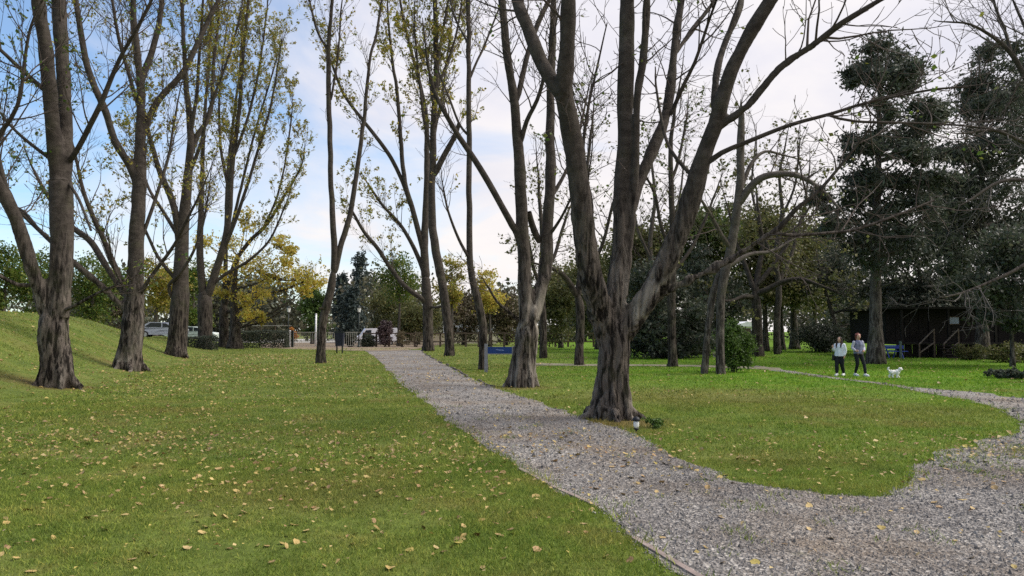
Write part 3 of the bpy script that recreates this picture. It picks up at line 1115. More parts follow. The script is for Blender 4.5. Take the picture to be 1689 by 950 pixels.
t9 = [
    ([(742, 589, 20), (741, 570, 18), (740, 555, 17), (737, 520, 18), (730, 470, 17), (722, 430, 16), (714, 380, 14), (712, 330, 12), (714, 270, 11), (716, 180, 11), (720, 120, 10), (717, 0, 8)], 0, None, 5, 0.5),
    ([(716, 290, 11), (735, 252, 10), (750, 225, 9), (758, 203, 7)], -0.6, 0, 0, 0.4),
    ([(717, 190, 6), (711, 150, 5), (708, 122, 4)], 0.5, 0, 2, 0.2),
    ([(718, 150, 6), (735, 110, 5), (752, 60, 4), (762, 0, 3)], 0.5, 0, 4, 0.2),
    ([(714, 260, 6), (700, 200, 5), (690, 120, 4), (684, 50, 3)], -1.0, 0, 4, 0.2),
    ([(716, 150, 6), (725, 80, 5), (738, 10, 4)], -1.0, 0, 4, 0.2),
]
FAR_CFG = dict(n=[2.6, 3.0, 2.0], len=[3.2, 1.4, 0.6], ang=[30, 36, 40], up=0.12, wob=0.07, bias=0.75)
traced_tree('poplar_tree', 'leaning poplar with a broken side stub at the end of the gravel path', (742, 587), t9, 21, cfg=FAR_CFG, leaf=LEAF_YG,
            leaf_p=up_leaves(7, 14, 0.1, 0.9), leaf_size=0.15, leaf_n=9, roots=4, flare=0.8)
t8 = [
    ([(707, 580, 22), (706, 560, 20), (705, 500, 20), (702, 460, 17), (700, 400, 13), (703, 330, 11), (704, 280, 10), (703, 200, 8), (693, 140, 6), (672, 60, 5), (660, 0, 4)], 0, None, 4, 0.45),
    ([(700, 420, 10), (682, 350, 9), (668, 300, 8), (660, 220, 7), (655, 150, 6), (647, 100, 5), (640, 30, 4)], -1.5, 0, 5, 0.3),
    ([(702, 460, 8), (693, 432, 8), (678, 400, 7), (660, 370, 6), (632, 340, 5), (612, 311, 4)], 1.2, 0, 2, 0.3),
    ([(703, 500, 10), (696, 493, 9), (661, 465, 8), (623, 410, 7), (600, 382, 6), (586, 357, 5)], -1.5, 0, 1.5, 0.2),
    ([(680, 345, 8), (660, 290, 7), (636, 247, 7), (599, 199, 6), (567, 155, 5), (547, 105, 4)], -1.0, 1, 2, 0.3),
    ([(704, 300, 7), (715, 230, 5), (730, 150, 4), (742, 60, 3)], 1.2, 0, 4, 0.3),
    ([(705, 505, 5), (722, 507, 4), (738, 500, 3)], -1.5, 0, 0.5, 0.5),
]
traced_tree('poplar_tree', 'many stemmed poplar with yellowing top where the path meets the fence', (706, 579), t8, 22, cfg=FAR_CFG, leaf=LEAF_YG,
            leaf_p=up_leaves(7, 16, 0.22, 0.9), leaf_size=0.165, leaf_n=9, roots=4, flare=0.8)
t7 = [
    ([(529, 601, 19), (529, 588, 18), (530, 570, 17), (532, 540, 17), (536, 515, 17), (545, 480, 14), (551, 440, 13)], 0, None, 0, 1.1),
    ([(551, 450, 12), (551, 400, 11), (546, 300, 9), (543, 180, 9), (542, 80, 8), (546, 30, 6), (548, 0, 6)], -0.5, 0, 5, 0.45),
    ([(552, 450, 11), (562, 405, 10), (570, 380, 10), (582, 330, 9), (590, 270, 8), (600, 200, 7), (610, 100, 5), (620, 60, 5), (630, 0, 4)], 0.8, 0, 5, 0.3),
    ([(542, 85, 5), (525, 55, 4), (515, 20, 4), (510, -5, 3)], 0.5, 1, 3, 0.2),
    ([(546, 165, 4), (555, 110, 4), (560, 60, 3), (562, 20, 3)], -0.5, 1, 2, 0.2),
    ([(537, 515, 5), (531, 508, 5), (526, 509, 4)], -0.3, 0, 0, 1.1),
]
traced_tree('poplar_tree', 'slender forked tree standing alone on the left lawn near the litter bin', (529, 599), t7, 23, cfg=THIN_CFG, leaf=LEAF_YG,
            leaf_p=up_leaves(9, 16, 0.04, 0.35), leaf_size=0.12, roots=4, flare=0.75)

# ---- the row of poplars on the left
t1 = [
    ([(93, 643, 56), (93, 620, 54), (92, 600, 53), (90, 560, 53), (88, 520, 55), (88, 500, 46)], 0, None, 0, 1.1),
    ([(82, 525, 32), (68, 485, 30), (55, 450, 27), (40, 400, 25), (25, 360, 24), (8, 320, 24), (-14, 285, 22), (-45, 225, 18)], -1.2, 0, 6, 0.4),
    ([(95, 525, 42), (100, 480, 40), (103, 420, 40), (102, 360, 41), (99, 300, 40)], 0.2, 0, 0, 1.1),
    ([(97, 320, 28), (92, 260, 27), (85, 180, 26), (78, 100, 25), (68, 30, 24), (64, 0, 24)], -0.6, 2, 8, 0.4),
    ([(102, 320, 27), (108, 262, 26), (108, 200, 25), (103, 100, 25), (97, 0, 24)], 0.6, 2, 8, 0.4),
    ([(112, 270, 10), (125, 251, 9), (145, 215, 9), (166, 173, 9), (195, 100, 7), (222, 55, 6), (250, 0, 5)], -1.2, 4, 2, 0.15),
    ([(105, 512, 8), (120, 506, 6), (150, 490, 6), (167, 481, 5), (192, 470, 3)], -0.8, 0, 0.5, 0.3),
    ([(92, 165, 9), (63, 140, 8), (30, 110, 7), (0, 82, 6), (-30, 60, 4)], -0.8, 3, 0.5, 0.2),
    ([(15, 330, 9), (-5, 240, 8), (18, 195, 7), (33, 158, 6), (44, 74, 5), (56, 30, 4), (75, -10, 3)], -0.8, 1, 1, 0.15),
    ([(95, 270, 7), (60, 245, 6), (25, 215, 5), (0, 185, 4)], 0.8, 3, 1, 0.2),
    ([(60, 470, 8), (30, 470, 7), (0, 455, 6), (-40, 440, 4)], -1.0, 1, 1, 0.3),
    ([(96, 410, 7), (70, 385, 6), (40, 350, 5), (10, 335, 4), (-20, 320, 3)], 1.0, 2, 1, 0.2),
    ([(112, 300, 6), (130, 330, 5), (150, 380, 4)], -0.8, 2, 0, 1.1),
]
ROW_CFG = dict(n=[3.2, 3.5, 2.4], len=[2.5, 1.2, 0.55], ang=[40, 42, 42], up=0.09, wob=0.08, bias=0.8)
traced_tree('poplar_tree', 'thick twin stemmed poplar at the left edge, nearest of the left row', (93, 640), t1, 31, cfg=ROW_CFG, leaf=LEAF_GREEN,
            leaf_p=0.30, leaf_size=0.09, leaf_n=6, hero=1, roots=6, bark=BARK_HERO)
t2 = [
    ([(212, 613, 46), (213, 595, 43), (217, 560, 40), (220, 520, 41), (222, 490, 36)], 0, None, 0, 1.1),
    ([(222, 510, 34), (224, 420, 28), (228, 350, 26), (230, 280, 23), (232, 200, 17), (232, 130, 14)], 0.3, 0, 0, 0.6),
    ([(232, 140, 12), (228, 100, 11), (222, 40, 10), (220, 0, 9)], -0.5, 1, 6, 0.3),
    ([(232, 140, 12), (241, 110, 11), (255, 70, 10), (265, 20, 9), (268, -5, 9)], 0.6, 1, 6, 0.3),
    ([(226, 300, 16), (212, 270, 15), (191, 236, 14), (177, 191, 13), (155, 140, 12), (140, 92, 11), (125, 0, 9)], -1.3, 1, 6, 0.25),
    ([(232, 235, 13), (248, 190, 11), (265, 162, 11), (302, 118, 10), (324, 74, 9), (346, 29, 8), (361, 0, 7)], 1.3, 1, 5, 0.25),
    ([(214, 515, 16), (197, 501, 13), (175, 480, 12), (152, 459, 12), (121, 433, 10), (76, 391, 8), (23, 342, 6), (-20, 310, 5)], -1.5, 0, 1.5, 0.35),
    ([(216, 500, 14), (190, 463, 12), (152, 402, 11), (121, 376, 9), (90, 340, 7), (60, 290, 5)], 1.0, 0, 2, 0.3),
    ([(214, 490, 11), (190, 440, 10), (163, 380, 9), (140, 323, 7), (125, 260, 5)], -1.2, 0, 2, 0.3),
    ([(228, 490, 8), (250, 455, 7), (280, 415, 6), (300, 380, 5), (325, 330, 4)], -1.2, 0, 2, 0.3),
    ([(233, 190, 8), (215, 130, 7), (195, 60, 6), (185, 0, 5)], 1.2, 1, 4, 0.2),
    ([(224, 505, 5), (205, 475, 4), (188, 440, 4), (180, 400, 3)], -0.9, 0, 0.5, 0.3),
    ([(225, 420, 7), (255, 330, 6), (275, 270, 5), (290, 190, 4)], 0.9, 1, 2, 0.3),
]
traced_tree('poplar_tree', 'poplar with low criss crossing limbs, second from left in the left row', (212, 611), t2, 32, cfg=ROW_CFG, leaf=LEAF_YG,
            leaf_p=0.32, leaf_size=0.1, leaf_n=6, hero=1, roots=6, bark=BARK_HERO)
t3 = [
    ([(291, 590, 38), (292, 570, 35), (294, 540, 34), (297, 500, 33), (298, 460, 28), (300, 400, 24), (305, 340, 20), (312, 270, 15), (314, 220, 12), (308, 150, 10), (305, 100, 8), (300, 0, 6)], 0, None, 5, 0.45),
    ([(299, 430, 14), (287, 342, 12), (265, 287, 10), (250, 236, 8), (235, 170, 6), (225, 110, 5)], -1.2, 0, 4, 0.2),
    ([(312, 260, 11), (325, 225, 10), (342, 198, 8), (350, 165, 7), (352, 110, 6), (360, 40, 5)], 1.0, 0, 5, 0.2),
    ([(297, 500, 8), (283, 488, 7), (279, 470, 6), (296, 452, 6), (318, 417, 5), (335, 370, 4), (345, 310, 3)], -1.3, 0, 2, 0.4),
    ([(310, 290, 8), (330, 240, 6), (345, 180, 5), (375, 100, 4), (395, 30, 3)], -1.2, 0, 4, 0.2),
    ([(300, 400, 8), (270, 350, 6), (245, 310, 5), (230, 260, 4)], 1.4, 0, 3, 0.2),
    ([(313, 230, 8), (325, 150, 6), (330, 70, 5), (335, 0, 4)], -1.0, 0, 5, 0.2),
    ([(298, 470, 7), (265, 430, 6), (240, 380, 5), (225, 330, 4)], -1.2, 0, 2, 0.3),
]
traced_tree('poplar_tree', 'dark trunked poplar beside the parked silver car, third in the left row', (291, 588), t3, 33, cfg=FAR_CFG, leaf=LEAF_YG,
            leaf_p=up_leaves(6, 14, 0.15, 0.7), leaf_size=0.13, leaf_n=9, roots=5)
t4 = [
    ([(338, 576, 28), (338, 560, 26), (338, 500, 27), (337, 475, 24)], 0, None, 0, 1.1),
    ([(335, 490, 15), (331, 440, 13), (330, 400, 12), (333, 300, 8), (337, 200, 6), (345, 100, 5), (350, 0, 4)], -0.8, 0, 4, 0.3),
    ([(342, 490, 16), (355, 450, 15), (370, 400, 12), (378, 350, 11), (383, 270, 9), (395, 180, 7), (400, 100, 6), (410, 0, 5)], 0.9, 0, 4, 0.3),
    ([(365, 420, 8), (382, 380, 7), (400, 330, 6), (425, 250, 5), (445, 180, 4), (460, 100, 3)], -1.2, 2, 3, 0.2),
    ([(350, 470, 6), (375, 450, 6), (410, 430, 5), (445, 395, 4), (470, 340, 3)], 1.2, 0, 2, 0.3),
    ([(380, 320, 7), (365, 250, 5), (362, 160, 4), (372, 60, 3)], 1.3, 2, 4, 0.2),
    ([(385, 260, 6), (410, 190, 5), (428, 110, 4), (440, 20, 3)], 0.8, 2, 4, 0.2),
]
traced_tree('poplar_tree', 'pale multi stemmed poplar in front of the low hedge, fourth in the left row', (338, 575), t4, 34, cfg=FAR_CFG, leaf=LEAF_YG,
            leaf_p=up_leaves(6, 15, 0.3, 0.95), leaf_size=0.14, leaf_n=9, roots=5, flare=0.8)
t5 = [
    ([(369, 574, 20), (369, 560, 18), (369, 520, 18), (370, 495, 17)], 0, None, 0, 1.1),
    ([(371, 505, 10), (385, 440, 8), (410, 400, 7), (440, 370, 6), (465, 330, 5), (492, 285, 4)], -1.0, 0, 3, 0.3),
    ([(369, 505, 10), (372, 440, 8), (375, 300, 6), (385, 200, 5), (395, 120, 4), (400, 40, 3)], 1.0, 0, 4, 0.3),
    ([(372, 515, 6), (395, 508, 6), (425, 490, 5), (460, 480, 4), (500, 466, 3)], -1.5, 0, 1, 0.3),
    ([(376, 400, 6), (400, 300, 5), (420, 220, 4), (450, 120, 3)], -1.0, 2, 4, 0.3),
    ([(430, 385, 4), (455, 330, 4), (470, 270, 3), (480, 200, 3)], 1.0, 1, 3, 0.3),
]
traced_tree('poplar_tree', 'slimmer poplar at the left end of the dark hedge, last of the left row', (369, 573), t5, 35, cfg=FAR_CFG, leaf=LEAF_YG,
            leaf_p=up_leaves(6, 15, 0.35, 0.95), leaf_size=0.16, leaf_n=9, roots=4, flare=0.8)

# ---- trees right of the path, middle distance
t13 = [
    ([(896, 593, 15), (896, 570, 13), (895, 530, 13), (893, 490, 12), (892, 450, 10), (895, 400, 8), (890, 330, 6)], 0, None, 4, 0.3),
    ([(893, 480, 7), (880, 440, 6), (872, 400, 5)], -1.2, 0, 3, 0.2),
    ([(893, 460, 7), (915, 420, 6), (930, 370, 5)], 1.2, 0, 3, 0.2),
]
OAK_CFG = dict(n=[3.0, 3.0, 1.8], len=[2.4, 1.2, 0.6], ang=[52, 50, 48], up=0.03, wob=0.14, bias=0.8)
traced_tree('bare_tree', 'bare grey tree far behind between the two big path trees', (896, 591), t13, 41, cfg=OAK_CFG, bark=BARK, leaf=LEAF_OLIVE, leaf_p=0.5, leaf_size=0.16, roots=4, flare=0.8)
t14 = [
    ([(955, 604, 19), (955, 580, 17), (957, 540, 16), (955, 500, 16), (950, 480, 14)], 0, None, 0, 1.1),
    ([(952, 490, 12), (938, 465, 10), (925, 450, 9), (912, 443, 7), (895, 438, 5)], -1.2, 0, 1.5, 0.3),
    ([(953, 490, 12), (960, 420, 10), (957, 350, 8), (968, 280, 6), (975, 220, 5)], 1.0, 0, 3, 0.3),
    ([(955, 480, 8), (975, 440, 7), (995, 400, 6), (1010, 340, 5)], -1.0, 0, 3, 0.3),
]
traced_tree('bare_tree', 'grey tree with a crooked left limb just left of the massive trunk', (955, 602), t14, 42, cfg=OAK_CFG, bark=BARK, leaf=LEAF_OLIVE, leaf_p=0.35, leaf_size=0.14, roots=5, flare=0.8)
t15 = [
    ([(1110, 607, 19), (1109, 580, 17), (1108, 540, 16), (1108, 490, 17), (1109, 440, 13), (1110, 380, 11), (1106, 290, 9), (1106, 240, 8), (1113, 180, 5)], 0, None, 3, 0.45),
    ([(1109, 420, 8), (1090, 370, 6), (1080, 320, 5), (1065, 290, 4)], -1.0, 0, 2, 0.3),
    ([(1107, 300, 6), (1120, 260, 5), (1130, 210, 4)], 1.0, 0, 2, 0.3),
    ([(1110, 450, 7), (1140, 410, 6), (1160, 370, 5), (1175, 330, 4)], 1.0, 0, 2, 0.3),
]
traced_tree('bare_tree', 'straight single trunk right of the massive tree, before the dark evergreens', (1110, 605), t15, 43, cfg=OAK_CFG, bark=BARK, leaf=LEAF_MID, leaf_p=0.3, leaf_size=0.13, roots=5, flare=0.8)
t16 = [
    ([(1189, 619, 20), (1188, 590, 17), (1187, 540, 16), (1189, 490, 17), (1198, 440, 18), (1207, 400, 18), (1215, 350, 16), (1220, 300, 15), (1222, 230, 14), (1223, 188, 10)], 0, None, 0.6, 0.75),
    ([(1161, 620, 16), (1164, 590, 12), (1168, 540, 11), (1175, 490, 12), (1190, 445, 10)], 0.3, 0, 0, 1.1),
    ([(1216, 340, 14), (1238, 308, 13), (1262, 291, 12), (1300, 287, 10), (1330, 296, 8), (1360, 318, 6), (1385, 345, 4)], -1.0, 0, 0.8, 0.25),
    ([(1205, 410, 9), (1188, 385, 8), (1172, 355, 7), (1160, 335, 5)], -0.8, 0, 1, 0.3),
    ([(1219, 320, 8), (1240, 270, 7), (1262, 250, 5), (1290, 255, 4)], 1.0, 0, 1.5, 0.3),
    ([(1200, 440, 9), (1235, 420, 7), (1270, 415, 6), (1300, 400, 4)], 1.0, 0, 1.0, 0.3),
]
traced_tree('bare_tree', 'double trunked dark tree with broken top, growing by the green shrub', (1178, 617), t16, 44, cfg=OAK_CFG, bark=BARK_DARK, leaf=LEAF_OLIVE, leaf_p=0.2, leaf_size=0.12, roots=0)
t17 = [
    ([(1250, 589, 22), (1249, 570, 20), (1248, 540, 20), (1247, 500, 19), (1244, 478, 18)], 0, None, 0, 1.1),
    ([(1244, 490, 10), (1225, 490, 8), (1205, 497, 6), (1190, 495, 5)], -1.2, 0, 1, 0.3),
    ([(1247, 485, 12), (1265, 478, 10), (1290, 465, 8), (1320, 460, 7), (1350, 470, 5), (1375, 480, 4)], -1.5, 0, 1, 0.2),
    ([(1245, 485, 12), (1250, 450, 10), (1257, 400, 7), (1250, 340, 5)], 1.0, 0, 3, 0.2),
    ([(1244, 480, 10), (1230, 440, 8), (1215, 400, 6), (1205, 360, 4)], 1.0, 0, 3, 0.2),
    ([(1250, 470, 9), (1280, 430, 7), (1305, 390, 5), (1330, 350, 4)], 1.0, 0, 3, 0.2),
]
traced_tree('oak_tree', 'grey spreading tree right of the green shrub, by the bend of the footpath', (1250, 588), t17, 45, cfg=OAK_CFG, bark=BARK, leaf=LEAF_OLIVE, leaf_p=0.55, leaf_size=0.2, leaf_n=6, roots=5, flare=0.8)

# ---- bare tree standing beyond the right edge, its crown reaching into view
t20 = [
    ([(1762, 640, 34), (1760, 600, 30), (1755, 500, 28), (1752, 400, 26), (1745, 280, 22), (1735, 190, 18), (1722, 120, 14), (1712, 40, 9)], 0, None, 3, 0.4),
    ([(1740, 220, 12), (1712, 165, 10), (1689, 122, 9), (1668, 88, 8), (1640, 62, 6), (1600, 40, 4), (1562, 36, 3)], -0.8, 0, 0.5, 0.2),
    ([(1668, 88, 6), (1655, 45, 5), (1638, 0, 4)], 0.6, 1, 1, 0.1),
    ([(1690, 122, 6), (1694, 60, 5), (1675, 10, 4)], 0.6, 1, 1, 0.1),
    ([(1752, 430, 10), (1715, 425, 8), (1670, 448, 6), (1630, 466, 5), (1590, 482, 4), (1560, 490, 3)], -1.0, 0, 0.3, 0.2),
    ([(1748, 330, 10), (1700, 300, 8), (1650, 300, 6), (1600, 330, 4)], -1.2, 0, 0.5, 0.2),
    ([(1742, 250, 10), (1690, 235, 7), (1640, 215, 5), (1590, 220, 3)], -1.0, 0, 0.5, 0.2),
]
traced_tree('bare_tree', 'bare pale branched tree at the right edge, limbs reaching in before the evergreens', (1762, 640), t20, 46, cfg=OAK_CFG, bark=BARK, twig=TWIG_GREY, roots=5, D=24)

t21 = [
    ([(1282, 585, 14), (1281, 540, 12), (1284, 480, 11), (1280, 420, 9), (1290, 350, 7), (1286, 290, 5), (1295, 240, 3)], 0, None, 2, 0.25),
    ([(1283, 470, 8), (1305, 420, 6), (1325, 350, 5), (1335, 280, 3)], 1.2, 0, 2, 0.2),
    ([(1282, 440, 7), (1255, 380, 5), (1240, 310, 4), (1245, 250, 3)], -1.2, 0, 2, 0.2),
    ([(1288, 360, 5), (1310, 310, 4), (1318, 250, 3)], -1.0, 0, 2, 0.2),
]
traced_tree('bare_tree', 'lacy fine twigged bare tree rising above the oaks behind the footpath bend', (1282, 583), t21, 47, cfg=OAK_CFG, bark=BARK_DARK, leaf=LEAF_OLIVE, leaf_p=0.3, leaf_size=0.17, leaf_n=6, roots=4, flare=0.7, D=52)
t22 = [
    ([(1075, 595, 12), (1074, 540, 11), (1078, 470, 10), (1072, 400, 8), (1080, 330, 6), (1074, 260, 4)], 0, None, 2, 0.25),
    ([(1076, 460, 7), (1100, 400, 5), (1120, 330, 4), (1128, 270, 3)], 1.2, 0, 2, 0.2),
    ([(1074, 430, 6), (1050, 370, 5), (1040, 300, 3)], -1.2, 0, 2, 0.2),
]
traced_tree('bare_tree', 'slim lacy bare tree seen through the fork of the massive tree', (1075, 595), t22, 48, cfg=OAK_CFG, bark=BARK_DARK, leaf=LEAF_OLIVE, leaf_p=0.3, leaf_size=0.16, leaf_n=6, roots=4, flare=0.7, D=48)

# ------------------------------------------------------------------ trees and shrubs behind
def px_clumps(base, D, lst, seed, depth=1.5, flatr=0.7, sub=3, fine=1.0):
    """clumps seen at (px, py, half width px), spread in depth and broken into smaller ones"""
    r = random.Random(seed)
    out = []
    for (px, py, w) in lst:
        for _ in range(sub):
            rr = w * D / F * r.uniform(0.6, 1.0) * fine
            q = P(px + r.gauss(0, w * (0.45 + 0.35 * (1 - fine))), py + r.gauss(0, w * (0.35 + 0.5 * (1 - fine))), D + r.uniform(-depth, depth))
            out.append((q[0] - base[0], q[1] - base[1], q[2] - base[2], rr, rr * flatr))
    return out


def px_tree(name, label, base_px, D, lst, leaf, seed, height_py, trunk_px, per=150, leaf_size=0.16, depth=1.5, sub=3, lean_px=0, fine=1.0, **kw):
    base = at(base_px, D)
    h = P(base_px, height_py, D)[2] - base[2]
    return clumps_tree(name, label, base, h, trunk_px / 2 * D / F, px_clumps(base, D, lst, seed, depth, sub=sub, fine=fine), seed, leaf, leaf_size, per,
                       lean=(lean_px * D / F, 0), **kw)


px_tree('evergreen_tree', 'tall dark evergreen with ragged tiered crown rising behind the two walkers', 1443, 37,
        [(1455, 92, 26), (1490, 108, 26), (1428, 112, 24), (1460, 128, 32), (1500, 138, 22), (1408, 128, 14), (1530, 188, 20), (1500, 200, 24), (1462, 180, 18), (1546, 180, 14),
         (1438, 232, 24), (1480, 245, 28), (1515, 250, 24), (1412, 240, 18), (1420, 290, 24), (1460, 300, 28), (1500, 300, 28), (1540, 290, 22), (1398, 338, 28), (1352, 332, 18),
         (1440, 350, 30), (1482, 360, 34), (1530, 350, 28), (1378, 370, 20), (1450, 405, 30), (1500, 400, 28), (1410, 410, 24)],
        LEAF_DARK, 61, 80, 22, per=250, elong=2.6, leaf_size=0.10, depth=2.4, sub=7, fine=0.6, spread=1.15, lean_px=18, bark=BARK_DARK, fork=0.3, trunk_top=0.97)
px_tree('evergreen_tree', 'large dark evergreen at the right edge shading the cabin', 1619, 43,
        [(1640, 85, 22), (1620, 128, 28), (1598, 168, 24), (1662, 150, 34), (1640, 200, 36), (1608, 232, 28), (1575, 248, 18), (1662, 250, 36), (1695, 200, 34), (1700, 130, 34),
         (1640, 290, 36), (1598, 310, 30), (1682, 320, 40), (1575, 352, 30), (1640, 360, 36), (1720, 260, 40), (1720, 380, 40), (1600, 400, 34), (1660, 420, 36), (1570, 430, 26), (1562, 300, 24), (1546, 335, 22), (1572, 390, 28)],
        LEAF_DARK, 62, 70, 18, per=260, elong=2.6, leaf_size=0.11, depth=3.0, sub=7, fine=0.65, spread=1.15, lean_px=14, fork=0.3, trunk_top=0.97)
px_tree('evergreen_tree', 'low spreading evergreen mass over the cabin roof', 1520, 53,
        [(1470, 410, 34), (1510, 430, 34), (1550, 400, 34), (1485, 460, 32), (1530, 475, 30), (1455, 480, 24), (1575, 460, 26), (1500, 495, 22), (1545, 375, 24), (1590, 500, 24), (1560, 505, 22)],
        LEAF_DARK, 63, 380, 16, per=330, leaf_size=0.19, depth=2.5, sub=4, fork=0.35)
px_tree('evergreen_tree', 'drooping dark evergreen hanging low in front of the cabin at right', 1668, 34,
        [(1640, 440, 34), (1680, 430, 38), (1720, 450, 40), (1625, 480, 28), (1665, 490, 34), (1705, 500, 34), (1600, 470, 22), (1690, 390, 34), (1740, 400, 40), (1650, 400, 28), (1640, 510, 22), (1690, 525, 24)],
        LEAF_DARK, 64, 360, 7, per=330, leaf_size=0.14, depth=2.0, sub=4, fork=0.35)
px_tree('evergreen_tree', 'dark leaning tree behind the round dark bush left of the walkers', 1388, 60,
        [(1390, 420, 30), (1370, 450, 26), (1420, 450, 30), (1400, 480, 24), (1340, 470, 20), (1435, 490, 24), (1440, 520, 20), (1425, 540, 16)],
        LEAF_DARK, 65, 380, 10, per=220, leaf_size=0.2, depth=2.0, sub=4, lean_px=-40, fork=0.25)
px_tree('weeping_evergreen', 'dark weeping evergreen with foliage to the ground behind the straight trunk', 1082, 45,
        [(1085, 450, 24), (1060, 470, 24), (1110, 475, 26), (1055, 505, 24), (1090, 510, 28), (1130, 505, 24), (1050, 540, 22), (1080, 550, 26), (1115, 545, 26), (1145, 540, 22),
         (1060, 572, 16), (1100, 574, 18), (1140, 570, 18), (1160, 520, 18), (1165, 555, 16)],
        LEAF_DARK, 66, 440, 14, per=240, leaf_size=0.18, depth=2.0, sub=4, fork=0.1)
px_tree('weeping_evergreen', 'dark weeping evergreen behind the double trunked tree', 1150, 52,
        [(1150, 440, 26), (1180, 470, 26), (1140, 480, 24), (1205, 500, 22), (1170, 520, 26), (1150, 555, 22), (1195, 550, 22), (1130, 560, 18)],
        LEAF_DARK, 67, 425, 14, per=240, leaf_size=0.2, depth=2.0, sub=4, fork=0.1)

BG = [
    # name, label, px, D, top, half px, leaf, n, per, size, crown_from, trunk_px
    ('oak_tree', 'round green oak crown seen right of the massive tree fork', 1062, 58, 362, 58, LEAF_OLIVE, 38, 240, 0.22, 0.3, 9),
    ('oak_tree', 'tall leafy green tree behind the double trunked tree', 1165, 56, 322, 60, LEAF_MID, 34, 230, 0.22, 0.3, 10),
    ('oak_tree', 'olive leaved oak whose crown fills the gap above the footpath bend', 1262, 60, 340, 62, LEAF_OLIVE, 42, 240, 0.22, 0.3, 10),
    ('oak_tree', 'olive oak with dark slanting trunk left of the round dark bush', 1310, 66, 362, 66, LEAF_OLIVE, 42, 240, 0.24, 0.32, 14),
    ('oak_tree', 'dark trunked oak just left of the slanting one', 1290, 64, 430, 40, LEAF_MID, 18, 220, 0.22, 0.42, 9),
    ('oak_tree', 'dull green tree seen through the crooked branches near the tall evergreen', 1345, 74, 375, 55, LEAF_OLIVE, 30, 220, 0.26, 0.3, 9),
    ('hazel_tree', 'olive brown twiggy tree behind the gap between the two big path trees', 925, 72, 432, 46, LEAF_OLIVE, 34, 190, 0.22, 0.05, 7),
    ('hazel_tree', 'olive twiggy tree seen just left of the massive trunk', 985, 66, 405, 48, LEAF_OLIVE, 34, 190, 0.22, 0.08, 7),
    ('hazel_tree', 'brown twiggy thicket tree behind the blue sign', 835, 86, 468, 40, LEAF_BROWN, 26, 190, 0.22, 0.02, 5),
    ('hazel_tree', 'brown twiggy tree behind the leaning poplar', 765, 88, 478, 36, LEAF_BROWN, 26, 190, 0.22, 0.02, 5),
    ('hazel_tree', 'olive brown bushy tree behind the wooden fence', 690, 92, 475, 36, LEAF_OLIVE, 26, 190, 0.24, 0.02, 5),
    ('hazel_tree', 'rounded grey green tree behind the right lamp post', 645, 96, 472, 40, LEAF_OLIVE, 26, 210, 0.26, 0.02, 5),
    ('maple_tree', 'yellow green leafy tree behind the many stemmed poplar', 658, 80, 420, 42, LEAF_GREEN, 20, 110, 0.22, 0.42, 6),
    ('maple_tree', 'yellow green tree showing beside the leaning poplar', 745, 80, 420, 30, LEAF_YG, 18, 120, 0.22, 0.35, 6),
    ('maple_tree', 'orange gold tree glowing between slim tree and two stemmed tree', 808, 78, 438, 28, LEAF_GOLD, 16, 110, 0.2, 0.4, 5),
    ('maple_tree', 'bushy bright green tree behind the left lamp post', 516, 92, 462, 26, LEAF_SHRUB, 20, 220, 0.26, 0.05, 6),
    ('maple_tree', 'pale green leafy tree at the far left edge', 6, 78, 392, 44, LEAF_GREEN, 24, 150, 0.24, 0.25, 8),
    ('maple_tree', 'yellow green tree behind the bank, left of the thick twin poplar', 62, 84, 410, 40, LEAF_GREEN, 22, 150, 0.24, 0.2, 8),
    ('maple_tree', 'soft green tree behind the bank between the first two poplars', 150, 86, 418, 44, LEAF_GREEN, 26, 170, 0.24, 0.15, 8),
    ('maple_tree', 'yellowing tree behind the bank right of the second poplar', 256, 82, 398, 38, LEAF_YG, 22, 150, 0.24, 0.2, 8),
    ('maple_tree', 'green tree behind the hedge between third and fourth poplar', 318, 92, 425, 34, LEAF_GREEN, 22, 170, 0.26, 0.1, 8),
    ('hazel_tree', 'brown bare thicket tree behind the bank near the silver car', 205, 95, 455, 34, LEAF_BROWN, 20, 110, 0.26, 0.1, 6),
]
for k, (nm, lab, px, D, top, half, lf, n, per, size, cf, tpx) in enumerate(BG):
    bg_tree(nm, lab, px, D, top, half, lf, 100 + k, n=n, per=int(per * 1.7), leaf_size=size * 0.9, crown_from=cf, trunk_px=tpx)

px_tree('maple_tree', 'golden yellow autumn tree in front of the far hedge by the gate', 388, 68,
        [(378, 400, 24), (402, 362, 18), (420, 430, 26), (450, 452, 26), (480, 455, 24), (505, 460, 22), (526, 466, 12), (440, 484, 22), (410, 492, 20), (470, 432, 16),
         (412, 520, 14), (350, 440, 20), (332, 402, 16), (430, 522, 9), (462, 398, 14), (478, 412, 10), (395, 450, 22), (500, 480, 12), (360, 480, 14)],
        LEAF_GOLD, 71, 350, 20, per=170, leaf_size=0.17, depth=2.4, sub=3, bark=BARK, fork=0.28, trunk_top=0.7)

